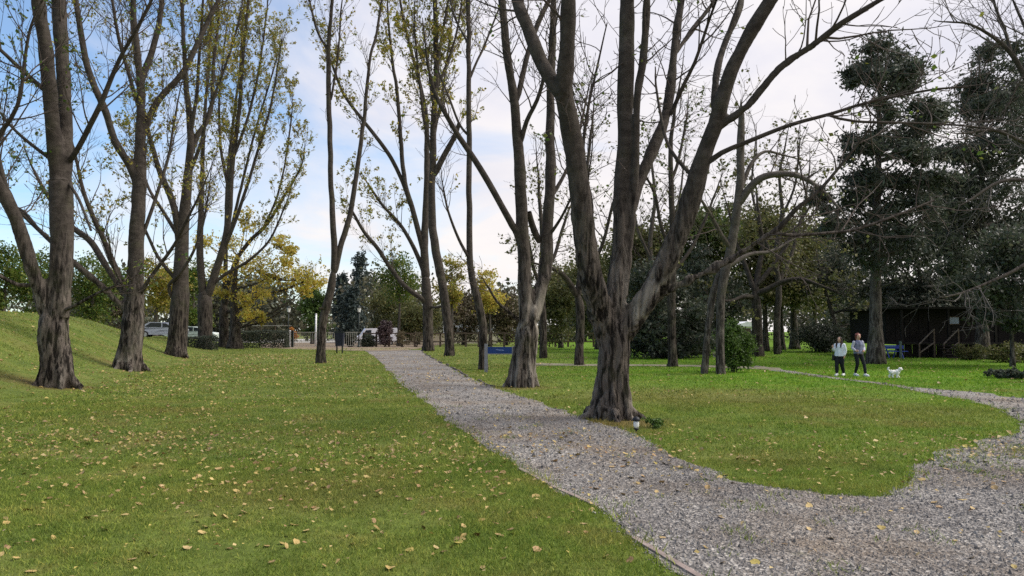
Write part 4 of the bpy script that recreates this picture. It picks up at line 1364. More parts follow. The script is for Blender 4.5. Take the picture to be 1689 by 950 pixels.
# far conifers
CONES = [('tall bluish conifer standing above the far treeline', 592, 140, 417, 24), ('broad bluish conifer in the far treeline left of the tallest', 562, 128, 452, 22),
         ('bluish conifer in the far treeline right of the tallest', 625, 135, 468, 22), ('low dark conifer behind the right lamp post', 580, 105, 478, 26)]
for k, (lab, px, D, top, half) in enumerate(CONES):
    base = at(px, D)
    h = P(px, top, D)[2] - base[2]
    w = half * D / F
    r = random.Random(k)
    cl = []
    for q in range(30):
        u = (q + 0.5) / 30
        rr = w * (1.05 - 0.75 * u) * r.uniform(0.55, 1.05)
        a = q * 2.4
        cl.append((math.cos(a) * rr * 0.6, math.sin(a) * rr * 0.6, h * (0.06 + 0.92 * u), w * (0.55 - 0.3 * u), w * 0.32))
    clumps_tree('conifer_tree', lab, base, h, 0.25, cl, 200 + k, LEAF_BLUE, 0.34, 170, fork=0.1, group='conifers in the far treeline', twigs=False, trunk_top=0.95)


def shrub(name, label, base, rx, h, leaf, seed, n=16, per=200, size=0.07, rc=None, cat='shrub', group=None, stems=9):
    """stems from one stool with leafy clumps"""
    rnd = random.Random(seed)
    r_ = np.random.default_rng(seed)
    root = empty(name, base, label, cat, group)
    cl = ball_clumps(n, 0, h * 0.5, rx * 0.8, rx * 0.8, h * 0.44, rc or min(rx, h) * 0.36, seed, 0.85)
    br = []
    for q in cl[:max(4, stems)]:
        s = (rnd.gauss(0, rx * 0.12), rnd.gauss(0, rx * 0.12), -0.05)
        b_ = catmull([[*s, 0.025], [s[0] * 0.5 + q[0] * 0.35, s[1] * 0.5 + q[1] * 0.35, q[2] * 0.5, 0.018], [q[0], q[1], q[2], 0.007]], 0.3)
        br.append((b_[:, :3], b_[:, 3]))
    for b_ in br:
        link('stem', branch_mesh('stem', [b_], 5), TWIG, root)
    cs = []
    for q in cl:
        m = int(per * rnd.uniform(0.7, 1.3))
        cs.append(r_.normal(size=(m, 3)) * [q[3] * 0.5, q[3] * 0.5, q[4] * 0.5] + q[:3])
    cs = np.vstack(cs)
    keep = cs[:, 2] > 0.02
    link('foliage', leaf_mesh('foliage', cs[keep], size * r_.uniform(0.6, 1.4, keep.sum()), r=r_), leaf, root)['kind'] = 'stuff'
    return root


shrub('shrub', 'upright leafy green shrub right beside the double trunked tree', at(1212, 29.5), 0.75, 2.15, LEAF_SHRUB, 301, n=30, per=330, size=0.075)
shrub('shrub', 'rounded dark bush left of the walkers under the oaks', at(1352, 57), 1.9, 2.3, LEAF_DARK, 302, n=26, per=330, size=0.12)
shrub('shrub', 'dusky purple clipped shrub by the white van at the fence', at(636, 75.6), 0.8, 2.9, LEAF_PURPLE, 303, n=26, per=300, size=0.12)
shrub('shrub', 'reddish brown twiggy shrub against the wooden fence, right of the purple one', at(664, 75.2), 0.8, 1.7, LEAF_BROWN, 304, n=12, per=90, size=0.1)
shrub('shrub', 'thin brown shrub at the fence just left of the many stemmed poplar', at(686, 75.0), 0.8, 1.9, LEAF_BROWN, 305, n=10, per=40, size=0.1)
shrub('shrub', 'dark green shrub at the gate between litter bin and right lamp post', at(578, 75.6), 0.9, 1.5, LEAF_DARK, 306, n=14, per=200, size=0.12)
shrub('shrub', 'dark green shrub at the fence right of the right lamp post', at(607, 75.6), 0.9, 1.4, LEAF_DARK, 307, n=14, per=200, size=0.12)
shrub('shrub', 'small orange leaved bush behind the gate post', at(484, 84), 0.6, 2.8, LEAF_ORANGE, 308, n=8, per=50, size=0.14)
shrub('shrub', 'pale green low shrub in front of the cabin at right edge', at(1668, 38.5), 1.5, 0.95, LEAF_OLIVE, 309, n=18, per=180, size=0.09)
shrub('shrub', 'low green shrub at the foot of the cabin steps', at(1598, 42), 0.9, 0.8, LEAF_OLIVE, 310, n=12, per=150, size=0.09)
shrub('shrub', 'small green plant at the foot of the massive tree near the spotlight', at(1077, 12.6), 0.2, 0.17, LEAF_SHRUB, 311, n=9, per=45, size=0.045, stems=5)
shrub('ivy_clump', 'low dark ivy clump spreading on the lawn at the right edge', at(1664, 25.6), 0.95, 0.32, LEAF_DARK, 312, n=26, per=70, size=0.09, cat='ivy')


def hedge(label, px0, px1, D, h, depth, seed, leaf):
    a, b_ = at(px0, D), at(px1, D)
    L = b_[0] - a[0]
    root = empty('clipped_hedge', ((a[0] + b_[0]) / 2, D, min(a[2], b_[2])), label, 'hedge')
    r_ = np.random.default_rng(seed)
    n = int(L * h * 900)
    c = np.column_stack([r_.uniform(-L / 2, L / 2, n), r_.uniform(-depth / 2, depth / 2, n), r_.uniform(0.02, h, n)])
    # push towards the clipped faces
    side = r_.integers(0, 5, n)
    jit = r_.normal(0, 0.05, n)
    c[side == 0, 1] = -depth / 2 + jit[side == 0]
    c[side == 1, 1] = -depth / 2 + jit[side == 1]
    c[side == 2, 2] = h + jit[side == 2]
    c[side == 3, 0] = (np.sign(c[side == 3, 0]) * L / 2) + jit[side == 3]
    c[:, 2] += 0.06 * np.sin(c[:, 0] * 1.7)
    link('foliage', leaf_mesh('foliage', c, 0.1 * r_.uniform(0.6, 1.4, n), r=r_), leaf, root)['kind'] = 'stuff'
    k = int(L / 0.6)
    for q in range(k):
        x = -L / 2 + (q + 0.5) * L / k
        rnd = random.Random(seed + q)
        b_ = shoot((x, 0, -0.05), (rnd.gauss(0, 0.2), rnd.gauss(0, 0.2), 1), h * 0.9, 0.03, 0.01, 5, 0, 0.15, rnd)
        link('stem', branch_mesh('stem', [b_], 5), TWIG, root)


hedge('long dark clipped hedge running left from the gate post', 374, 474, 72.5, 1.62, 1.1, 1, LEAF_DARK)
hedge('short dark hedge between the third and fourth poplar of the left row', 302, 356, 60, 1.1, 1.0, 2, LEAF_DARK)

# the wood beyond everything, read as one mass
r_ = np.random.default_rng(77)
cent, siz = [], []
for k in range(140):
    D = r_.uniform(106, 165)
    px = r_.uniform(-400, 2200)
    x = (px - CX) / F * D
    h = r_.uniform(8, 15) * (D / 145)
    w = r_.uniform(3, 6)
    z0 = float(ground(x, D))
    for q in range(7):
        m = 110
        cc = np.array([x + r_.normal(0, w * 0.5), D + r_.normal(0, w * 0.4), z0 + h * r_.uniform(0.04, 0.9)])
        cent.append(cc + r_.normal(size=(m, 3)) * [w * 0.3, w * 0.3, h * 0.11])
        siz.append(np.full(m, 0.58) * r_.uniform(0.6, 1.4, m))
cent, siz = np.vstack(cent), np.concatenate(siz)
keep = cent[:, 2] > 0.05
o = link('distant_wood', leaf_mesh('distant_wood', cent[keep], siz[keep]), LEAF_FAR)
tag(o, 'hazy olive wood closing the view beyond the road', 'wood', kind='stuff')

# ------------------------------------------------------------------ grass
def grass_zone(n, y0, y1, hgt, wid, seed, side=0.78, power=1.0):
    """blades scattered over the view wedge between two distances"""
    r = np.random.default_rng(seed)
    Yv = np.sqrt(r.uniform(y0 ** 2, y1 ** 2, n))
    Xv = r.uniform(-side, side, n) * Yv + r.normal(0, 0.3, n)
    off = inpoly(Xv, Yv, path_poly)
    # a few blades creep onto the gravel edge
    jx, jy = Xv + r.normal(0, 0.05, n), Yv + r.normal(0, 0.05, n)
    keep = ~off & ~inpoly(Xv, Yv, foot_poly)
    creep = keep & (r.random(n) < 0.5)
    Xv = np.where(creep, jx, Xv)[keep]
    Yv = np.where(creep, jy, Yv)[keep]
    m = len(Xv)
    dens = vnoise(np.column_stack([Xv * 0.9, Yv * 0.9, np.zeros(m)]), 5) * 0.5 + vnoise(np.column_stack([Xv * 3.3, Yv * 3.3, np.zeros(m)]), 9) * 0.5
    kp = r.random(m) < 0.92 + 0.7 * dens
    Xv, Yv, dens = Xv[kp], Yv[kp], dens[kp]
    m = len(Xv)
    Zv = ground(Xv, Yv) - 0.004
    a = r.uniform(0, 2 * math.pi, m)
    h = hgt * r.uniform(0.5, 1.35, m) * (1 + 0.4 * dens)
    lean = r.normal(0, 0.55, (m, 2)) * h[:, None]
    w = wid * r.uniform(0.7, 1.3, m)
    b0 = np.column_stack([Xv - np.cos(a) * w / 2, Yv - np.sin(a) * w / 2, Zv])
    b1 = np.column_stack([Xv + np.cos(a) * w / 2, Yv + np.sin(a) * w / 2, Zv])
    tip = np.column_stack([Xv + lean[:, 0], Yv + lean[:, 1], Zv + h])
    return np.stack([b0, b1, tip], 1).reshape(-1, 3)


zones = [grass_zone(350000, 3.2, 9.5, 0.032, 0.0068, 1), grass_zone(185000, 9.5, 18, 0.043, 0.0125, 2), grass_zone(115000, 18, 36, 0.052, 0.027, 3), grass_zone(50000, 36, 70, 0.075, 0.05, 4)]
V = np.vstack(zones)
o = link('grass', make_mesh('grass', V, [np.arange(len(V)).reshape(-1, 3)]), GRASS)
tag(o, 'short mown lawn grass either side of the gravel path', 'grass', kind='stuff')

# longer tufts along the path edges and round the trunks
tv = []
r = np.random.default_rng(9)
edge_pts = [q for q in np.vstack([left_line[left_line[:, 1] > 3.3], island_line]) if q[1] < 30]
for ex, ey in edge_pts:
    k = int(8 * r.random() ** 2 * (26 if ey < 14 else 10) / 8)
    if k == 0:
        continue
    x = ex + r.normal(0, 0.10, k)
    y = ey + r.normal(0, 0.12, k)
    a = r.uniform(0, 6.28, k)
    h = 0.07 * r.uniform(0.5, 1.5, k)
    w = 0.006 * max(1, ey / 9)
    ln = r.normal(0, 0.5, (k, 2)) * h[:, None]
    tv.append(np.stack([np.column_stack([x - np.cos(a) * w, y - np.sin(a) * w, np.zeros(k)]), np.column_stack([x + np.cos(a) * w, y + np.sin(a) * w, np.zeros(k)]),
                        np.column_stack([x + ln[:, 0], y + ln[:, 1], h])], 1).reshape(-1, 3))
# weeds in the gravel
for wk in range(330):
    yy = r.uniform(4.5, 16)
    xx = r.uniform(-0.1, 0.78) * yy
    if wk >= 150:
        xx, yy = 6.6 + r.normal(0, 0.9), 9.6 + r.normal(0, 1.2)
    if not inpoly(np.array([xx]), np.array([yy]), path_poly)[0]:
        continue
    k = int(r.integers(4, 26))
    x = xx + r.normal(0, 0.07, k)
    y = yy + r.normal(0, 0.07, k)
    a = r.uniform(0, 6.28, k)
    h = 0.04 * r.uniform(0.5, 1.5, k)
    ln = r.normal(0, 0.8, (k, 2)) * h[:, None]
    w = 0.005
    tv.append(np.stack([np.column_stack([x - np.cos(a) * w, y - np.sin(a) * w, np.zeros(k)]), np.column_stack([x + np.cos(a) * w, y + np.sin(a) * w, np.zeros(k)]),
                        np.column_stack([x + ln[:, 0], y + ln[:, 1], h + 0.01])], 1).reshape(-1, 3))
V = np.vstack(tv)
o = link('edge_grass', make_mesh('edge_grass', V, [np.arange(len(V)).reshape(-1, 3)]), GRASS)
tag(o, 'longer ragged grass and weeds along the gravel edges', 'grass', kind='stuff')

# ------------------------------------------------------------------ gravel stones
ico_v = np.array([(1, 0, 0), (-1, 0, 0), (0, 1, 0), (0, -1, 0), (0, 0, 1)], float)
ico_f = np.array([(0, 2, 4), (2, 1, 4), (1, 3, 4), (3, 0, 4)])


def stones(n, y0, y1, size, seed):
    r = np.random.default_rng(seed)
    Yv = np.sqrt(r.uniform(y0 ** 2, y1 ** 2, n))
    Xv = r.uniform(-0.25, 0.8, n) * Yv
    k = inpoly(Xv + r.normal(0, 0.05, n), Yv + r.normal(0, 0.07, n), path_poly)
    Xv, Yv = Xv[k], Yv[k]
    m = len(Xv)
    s = size * r.lognormal(0, 0.38, m)
    v = ico_v[None] * (1 + r.normal(0, 0.28, (m, 5, 1))) * s[:, None, None] * np.array([1, 0.8, 0.8])
    v += r.normal(0, 0.16, (m, 5, 3)) * s[:, None, None]
    a = r.uniform(0, 6.28, m)
    ca, sa = np.cos(a)[:, None], np.sin(a)[:, None]
    x = v[:, :, 0] * ca - v[:, :, 1] * sa + Xv[:, None]
    y = v[:, :, 0] * sa + v[:, :, 1] * ca + Yv[:, None]
    z = v[:, :, 2] + 0.004
    V = np.stack([x, y, z], -1).reshape(-1, 3)
    Fc = (ico_f[None] + (np.arange(m) * 5)[:, None, None]).reshape(-1, 3)
    return V, Fc


allv, allf, off = [], [], 0
for (n, y0, y1, s, sd_) in ((95000, 3.3, 9, 0.009, 1), (36000, 9, 16, 0.015, 2), (16000, 16, 30, 0.024, 3)):
    v, f = stones(n, y0, y1, s, sd_)
    allv.append(v)
    allf.append(f + off)
    off += len(v)
o = link('gravel', make_mesh('gravel', np.vstack(allv), [np.vstack(allf)]), PEBBLE)
tag(o, 'loose grey gravel stones covering the path', 'gravel', kind='stuff')

# ------------------------------------------------------------------ fallen leaves
def leaf_shape(seed):
    """a curled dry leaf with a short stalk"""
    r = random.Random(seed)
    lobes = 5
    n = 15
    pts = [(0, 0, 0)]
    for k in range(n):
        a = 2 * math.pi * k / n
        rad = 0.5 * (0.74 + 0.26 * abs(math.cos(a * lobes / 2))) * (1.12 if abs(a - math.pi) > 2.2 else 0.95) * r.uniform(0.85, 1.1)
        pts.append((rad * math.cos(a), rad * math.sin(a) * 0.85, 0))
    cx, cy = r.uniform(0.35, 0.9), r.uniform(-0.3, 0.6)
    v = []
    for x, y, z in pts:
        v.append((x, y, cx * y * y * 0.9 + cy * x * x * 0.7 + r.uniform(-0.02, 0.02)))
    v = np.array(v)
    v[:, 2] -= v[:, 2].min()
    f = [[0, k + 1, (k + 1) % n + 1] for k in range(n)]
    mb = MB().add(v, t=f)
    z = v[1:, 2].mean()
    mb.add([(-0.48, -0.012, z), (-0.48, 0.012, z), (-0.78, 0.05, z * 0.4)], t=[[0, 1, 2]])
    return mb.mesh('fallen_leaf')


leaf_meshes = [leaf_shape(k) for k in range(12)]
for me in leaf_meshes:
    me.materials.append(FALLEN1)
r = np.random.default_rng(21)


def leaf_density(x, y):
    """more leaves under the left row, by the bank and along the path"""
    s = (-13.2 - (y - 21) * 0.28) - x
    d = 0.25 + 1.3 * np.exp(-((s + 4) / 7.0) ** 2) * sm((y - 5) / 8) + 0.5 * np.exp(-((y - 11) / 4.0) ** 2) * (x < 0)
    d = d + 0.12 * ((x > 0.6) & (y < 13)) + 0.6 * np.exp(-((x - 7.2) / 2.0) ** 2 - ((y - 9.5) / 2.2) ** 2)
    d = d * (0.55 + 0.9 * np.clip(0.5 + vnoise(np.column_stack([x * 0.45, y * 0.45, x * 0]), 3), 0, 1.3))
    return d


N_ = 58000
Yv = np.sqrt(r.uniform(4.2 ** 2, 52 ** 2, N_))
Xv = r.uniform(-0.8, 0.78, N_) * Yv
kp = r.random(N_) < leaf_density(Xv, Yv) * np.where(Yv < 12, 1.6, 0.75) * 0.42
Xv, Yv = Xv[kp], Yv[kp]
# extra near leaves
n2 = 4200
Y2 = np.sqrt(r.uniform(4.4 ** 2, 12 ** 2, n2))
X2 = r.uniform(-0.74, 0.74, n2) * Y2
k2 = r.random(n2) < leaf_density(X2, Y2) * 0.5
Xv, Yv = np.concatenate([Xv, X2[k2]]), np.concatenate([Yv, Y2[k2]])
sz = np.clip(0.044 * r.lognormal(0, 0.42, len(Xv)), 0.02, 0.095)
on_path = inpoly(Xv, Yv, path_poly)
seen = np.abs(Xv / Yv) < 0.71
big = np.where(seen, sz / Yv, 0)
order = np.argsort(-big)
first, rest = order[:300], order[300:]
for q in first:
    me = leaf_meshes[int(r.integers(0, 12))]
    z = float(ground(Xv[q], Yv[q])) + (0.014 if on_path[q] else 0.012)
    o = bpy.data.objects.new('fallen_leaf', me)
    C.objects.link(o)
    o.location = (float(Xv[q]), float(Yv[q]), z)
    s = float(sz[q])
    o.scale = (s, s, s)
    o.rotation_euler = (float(r.normal(0, 0.3)) + (math.pi if r.random() < 0.25 else 0), float(r.normal(0, 0.3)), float(r.uniform(0, 6.28)))
    if on_path[q]:
        tag(o, 'dry curled leaf lying on the near gravel', 'leaf', 'fallen leaves on the near gravel')
    elif Xv[q] > np.interp(Yv[q], left_line[::-1, 1], left_line[::-1, 0]):
        tag(o, 'dry curled leaf lying on the near part of the island lawn', 'leaf', 'fallen leaves on the near island lawn')
    else:
        tag(o, 'dry curled leaf lying on the near left lawn', 'leaf', 'fallen leaves on the near left lawn')
m = len(rest)
x, y, s = Xv[rest], Yv[rest], sz[rest]
# bank leaves
cent = np.column_stack([x, y, ground(x, y) + 0.03])
a = r.uniform(0, 6.28, m)
ux = np.column_stack([np.cos(a), np.sin(a), r.normal(0, 0.28, m)])
uy = np.column_stack([-np.sin(a), np.cos(a), r.normal(0, 0.28, m)])
s = s[:, None] * np.clip(y / 17, 0.95, 1.35)[:, None]
curl = np.zeros((m, 3))
curl[:, 2] = r.uniform(0.05, 0.3, m)
V = np.stack([cent - ux * s * 0.55, cent + uy * s * 0.4 + curl * s, cent + ux * s * 0.5 + curl * s * 0.5, cent - uy * s * 0.42 + curl * s], 1).reshape(-1, 3)
o = link('leaf_litter', make_mesh('leaf_litter', V, [np.arange(m * 4).reshape(-1, 4)]), FALLEN)
tag(o, 'scattered yellow leaf litter over the farther lawn and bank', 'leaf litter', kind='stuff')

# ------------------------------------------------------------------ park furniture
STEEL_DARK = plain('dark_green_steel', (0.018, 0.025, 0.022), 0.45, 0.0, var=0.3)
STEEL_PALE = plain('pale_painted_steel', (0.40, 0.385, 0.35), 0.5, 0.0, var=0.2)
WHITE = plain('white_paint', (0.78, 0.78, 0.80), 0.5, var=0.08, scale=3)
WOOD = plain('weathered_wood', (0.11, 0.08, 0.06), 0.9, var=0.4, scale=4, bmp=0.3)
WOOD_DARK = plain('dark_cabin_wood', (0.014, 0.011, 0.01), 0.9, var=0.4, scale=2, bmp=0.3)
GLASS_W = plain('frosted_glass', (0.75, 0.76, 0.75), 0.3, var=0.05)
GREY_POST = plain('grey_post_paint', (0.20, 0.20, 0.23), 0.6, var=0.2, scale=6)
BLUE_SIGN = plain('blue_enamel', (0.008, 0.038, 0.17), 0.4, var=0.12, scale=5)
SIGN_INK = plain('pale_lettering', (0.30, 0.42, 0.72), 0.5, var=0.05)
BLACK = plain('black_plastic', (0.012, 0.013, 0.018), 0.5, var=0.3)
NAVY = plain('navy_bin_paint', (0.014, 0.016, 0.03), 0.5, var=0.3)
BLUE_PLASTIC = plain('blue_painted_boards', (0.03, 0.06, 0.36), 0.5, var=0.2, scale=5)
RUBBER = plain('tyre_rubber', (0.02, 0.02, 0.02), 0.8, var=0.2)
GLASS_D = plain('dark_glass', (0.03, 0.035, 0.04), 0.12, var=0.1)
CHROME = plain('grey_alloy', (0.45, 0.45, 0.46), 0.35, 0.8, var=0.1)


def lamp_post(px, label):
    b_ = at(px, 74.0)
    e = empty('lamp_post', b_, label, 'lamp post', 'park lamp posts beside the gate')
    MB().tube([(0, 0, -0.05), (0, 0, 0.12), (0, 0, 0.16), (0, 0, 0.6), (0, 0, 0.65)], [0.16, 0.16, 0.11, 0.09, 0.07], 10).build('base', STEEL_DARK, e, True)
    MB().tube([(0, 0, 0.6), (0, 0, 2.0), (0, 0, 3.5)], [0.07, 0.06, 0.055], 8).build('pole', STEEL_DARK, e, True)
    MB().tube([(0, 0, 3.45), (0, 0, 3.52), (0, 0, 3.56)], [0.06, 0.14, 0.15], 8).build('collar', STEEL_DARK, e, True)
    l = MB().tube([(0, 0, 3.56), (0, 0, 3.98)], [0.14, 0.2], 6).build('lantern', GLASS_W, e)
    MB().tube([(0, 0, 3.98), (0, 0, 4.02), (0, 0, 4.18), (0, 0, 4.28)], [0.24, 0.24, 0.07, 0.02], 6).build('cap', STEEL_DARK, l)


lamp_post(475.5, 'dark park lamp post beside the white gate pillar, left of the gate')
lamp_post(592, 'dark park lamp post with white lantern right of the litter bin')

# gate of pale bars
b_ = at(540, 74.5)
e = empty('bar_gate', b_, 'wide low gate of thin pale upright bars behind the slender forked tree', 'gate')
W2 = 56 * 74.5 / F
for s in (-1, 1):
    x0, x1 = (-W2, -0.04) if s < 0 else (0.04, W2)
    for z in (0.16, 1.52):
        MB().box(((x0 + x1) / 2, 0, z), (x1 - x0, 0.05, 0.06)).build('gate_rail', STEEL_PALE, e)
    n = 17
    for k in range(n):
        x = x0 + 0.05 + (x1 - x0 - 0.1) * k / (n - 1)
        MB().tube([(x, 0, 0.12), (x, 0, 1.56)], 0.016, 6).build('gate_bar', STEEL_PALE, e)
for px, m, w, h, lab in ((477.5, WHITE, 0.22, 1.66, 'white square gate pillar at the hedge end'), (482.5, STEEL_DARK, 0.2, 1.66, 'dark gate post beside the white pillar')):
    q = empty('gate_post', at(px, 74.2), lab, 'post')
    MB().box((0, 0, h / 2 - 0.05), (w, w, h + 0.1)).build('shaft', m, q)
    MB().box((0, 0, h + 0.025), (w + 0.06, w + 0.06, 0.05), 0, 0.8).build('post_cap', m, q)
q = empty('white_post', at(521, 78), 'tall slim white post seen just left of the slender forked tree', 'post')
MB().tube([(0, 0, -0.05), (0, 0, 3.4)], [0.1, 0.09], 10).build('shaft', WHITE, q, True)
MB().ball((0, 0, 3.44), (0.11, 0.11, 0.07)).build('post_cap', WHITE, q, True)

# wooden fence from the gate to the right
x0, x1 = at(600, 76.5)[0], at(1000, 76.5)[0]
e = empty('wooden_fence', (x0, 76.5, 0), 'long weathered wooden post fence running right from the gate', 'fence')
n = int((x1 - x0) / 1.3)
rr = random.Random(4)
for k in range(n + 1):
    x = (x1 - x0) * k / n
    MB().box((x, rr.uniform(-0.03, 0.03), 0.74 + rr.uniform(-0.05, 0.03)), (0.2, 0.16, 1.6), rr.uniform(-0.1, 0.1), 0.95).build('fence_post', WOOD, e)
    if k < n:
        L = (x1 - x0) / n
        for z in (0.55, 1.42):
            MB().box((x + L / 2, -0.11, z + rr.uniform(-0.02, 0.02)), (L * 0.99, 0.05, 0.12), 0).build('fence_rail', WOOD, e)

# two rail barrier beyond the hedge
b_ = at(442, 88)
e = empty('rail_barrier', b_, 'pale two rail barrier above the dark hedge, left of the gate', 'barrier')
for z in (1.5, 2.3):
    MB().box((0, 0, z), (5.6, 0.05, 0.06)).build('rail', STEEL_PALE, e)
for k in range(4):
    MB().box((-2.6 + k * 1.73, 0.07, 1.15), (0.06, 0.06, 2.4)).build('post', WOOD, e)

# cream wall behind the fence
b_ = at(745, 96)
e = empty('garden_wall', b_, 'low cream wall behind the wooden fence', 'wall')
CREAM = plain('cream_render', (0.62, 0.56, 0.45), 0.9, var=0.15, scale=1)
for k in range(4):
    MB().box((-4.5 + k * 3.0, 0, 0.6), (2.94, 0.25, 1.3)).build('wall_panel', CREAM, e)
    MB().box((-4.5 + k * 3.0, 0, 1.29), (2.98, 0.34, 0.07)).build('coping', CREAM, e)

# litter bin
b_ = at(560.5, 53.8)
e = empty('litter_bin', b_, 'dark litter bin on two legs beside the end of the path', 'litter bin')
MB().box((0, 0, 1.05), (0.52, 0.45, 0.98), 0, 1.25).build('bucket', NAVY, e)
MB().box((0, 0, 1.56), (0.70, 0.60, 0.05)).build('rim', STEEL_DARK, e)
for s in (-1, 1):
    MB().box((s * 0.2, 0, 0.28), (0.09, 0.09, 0.68)).build('leg', STEEL_DARK, e)
MB().box((0, 0, 1.60), (0.5, 0.42, 0.04)).build('liner', BLACK, e)

# blue sign
D = 29.4
sx0, sx1 = at(803, D)[0], at(845, D)[0]
cx = (sx0 + sx1) / 2
e = empty('park_sign', (cx, D, 0), 'small blue sign board between two grey posts by the path', 'sign')
hw = (sx1 - sx0) / 2
MB().box((-hw - 0.03, 0.0, 0.52), (0.13, 0.1, 1.24)).build('post', GREY_POST, e)
MB().box((hw + 0.03, 0.0, 0.49), (0.085, 0.08, 1.1)).build('post', GREY_POST, e)
bd = MB().box((0, -0.02, 0.885), (2 * hw - 0.03, 0.04, 0.265)).build('board', BLUE_SIGN, e)
MB().box((0, -0.02, 0.735), (2 * hw - 0.03, 0.05, 0.03)).build('lower_rail', GREY_POST, e)
# faint pale handwriting on the board
txt = MB()
x = -0.14
rr = random.Random(3)
stroke = []
for k in range(26):
    u = k / 25
    stroke.append((-0.15 + 0.32 * u, -0.043, 0.905 - 0.03 * u + 0.018 * math.sin(k * 1.9) * (1.4 if k % 6 == 0 else 0.8)))
txt.tube(stroke, 0.0065, 4)
txt.build('lettering', SIGN_INK, bd)

# garden spotlight
b_ = at(1048, 11.9)
e = empty('garden_light', b_, 'small black and white garden spotlight on a stake at the massive trunk', 'garden light')
MB().tube([(0, 0, -0.05), (0, 0, 0.09)], [0.012, 0.014], 8).build('stake', BLACK, e, True)
MB().tube([(0, 0, 0.06), (0, 0, 0.075), (0, 0, 0.09)], [0.03, 0.045, 0.035], 10).build('socket', BLACK, e, True)
l = MB().tube([(0, 0, 0.09), (0, 0, 0.12), (0, 0, 0.18), (0, 0, 0.205)], [0.03, 0.045, 0.045, 0.038], 12).build('lamp_glass', GLASS_W, e, True)
MB().tube([(0, 0, 0.205), (0, 0, 0.22), (0, 0, 0.255), (0, 0, 0.275)], [0.062, 0.066, 0.05, 0.015], 12).build('cap', BLACK, e, True)

# ------------------------------------------------------------------ cabin among the evergreens
b_ = at(1600, 47)
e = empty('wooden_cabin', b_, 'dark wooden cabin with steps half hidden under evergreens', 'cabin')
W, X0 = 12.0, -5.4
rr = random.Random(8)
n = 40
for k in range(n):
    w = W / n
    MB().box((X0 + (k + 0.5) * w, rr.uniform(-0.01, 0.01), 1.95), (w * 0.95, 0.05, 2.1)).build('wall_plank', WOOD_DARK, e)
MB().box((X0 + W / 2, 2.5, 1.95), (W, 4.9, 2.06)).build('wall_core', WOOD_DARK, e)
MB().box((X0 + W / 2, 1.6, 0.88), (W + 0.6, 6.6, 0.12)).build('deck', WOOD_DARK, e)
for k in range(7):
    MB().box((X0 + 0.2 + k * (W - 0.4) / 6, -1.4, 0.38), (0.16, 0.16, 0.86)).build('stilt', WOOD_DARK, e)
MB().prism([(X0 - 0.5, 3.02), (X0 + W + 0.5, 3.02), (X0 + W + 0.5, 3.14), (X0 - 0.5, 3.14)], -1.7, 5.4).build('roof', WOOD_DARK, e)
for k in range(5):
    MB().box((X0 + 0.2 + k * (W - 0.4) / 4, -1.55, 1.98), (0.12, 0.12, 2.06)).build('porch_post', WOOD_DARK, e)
for k in range(24):  # added dark boards, standing in for the shade below the deck
    MB().box((X0 + (k + 0.5) * W / 24, -1.2, 0.38), (W / 24 * 0.94, 0.04, 0.86)).build('deck_shade_board', WOOD_DARK, e)
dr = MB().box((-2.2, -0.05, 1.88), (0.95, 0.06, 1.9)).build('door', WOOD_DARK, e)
MB().ball((-1.85, -0.1, 1.85), 0.035).build('handle', CHROME, dr, True)
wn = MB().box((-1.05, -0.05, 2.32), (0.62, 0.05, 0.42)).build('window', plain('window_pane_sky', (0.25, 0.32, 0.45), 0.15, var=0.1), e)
MB().box((-1.05, -0.07, 2.55), (0.74, 0.06, 0.05)).build('frame', WOOD, wn)
MB().box((-1.05, -0.07, 2.09), (0.74, 0.06, 0.05)).build('frame', WOOD, wn)
HANDRAIL = plain('worn_handrail', (0.13, 0.105, 0.09), 0.8, var=0.25, scale=5)
for k in range(5):
    MB().box((-2.5, -1.8 - k * 0.3, 0.74 - k * 0.17), (1.5, 0.3, 0.05)).build('step', WOOD_DARK, e)
for px in (1511, 1551):
    # rails slope up to the right as seen from the path
    xa, xb = at(px, 45.4)[0] - b_[0], at(px + 27, 45.4)[0] - b_[0]
    for z0, z1 in ((0.85, 1.75), (0.3, 0.95)):
        MB().tube([(xa, -1.9, z0), (xb, -1.75, z1)], 0.045, 6).build('handrail', HANDRAIL, e)
    MB().box((xa, -1.9, 0.42), (0.08, 0.08, 0.9)).build('newel_post', WOOD, e)
    MB().box((xb, -1.75, 0.9), (0.08, 0.08, 1.8)).build('newel_post', WOOD, e)

# blue table and a marker post in the shade
b_ = at(1469, 44.5)
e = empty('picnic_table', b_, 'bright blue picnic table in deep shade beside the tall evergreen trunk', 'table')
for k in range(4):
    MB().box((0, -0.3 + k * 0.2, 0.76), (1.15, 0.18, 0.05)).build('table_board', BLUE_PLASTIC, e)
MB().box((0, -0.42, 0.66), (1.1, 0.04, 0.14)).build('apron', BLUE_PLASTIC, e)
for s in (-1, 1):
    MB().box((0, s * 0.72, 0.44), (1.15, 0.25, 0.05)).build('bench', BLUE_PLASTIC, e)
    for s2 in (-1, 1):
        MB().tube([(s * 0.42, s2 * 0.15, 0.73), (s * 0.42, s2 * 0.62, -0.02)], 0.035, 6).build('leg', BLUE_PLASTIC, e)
q = empty('marker_post', at(1484.5, 43.6), 'grey green marker post right of the blue table', 'post')
MB().box((0, 0, 0.5), (0.11, 0.11, 1.1)).build('shaft', plain('grey_green_paint', (0.10, 0.14, 0.13), 0.7, var=0.2), q)
MB().box((0, 0, 1.06), (0.13, 0.13, 0.03)).build('post_cap', STEEL_DARK, q)


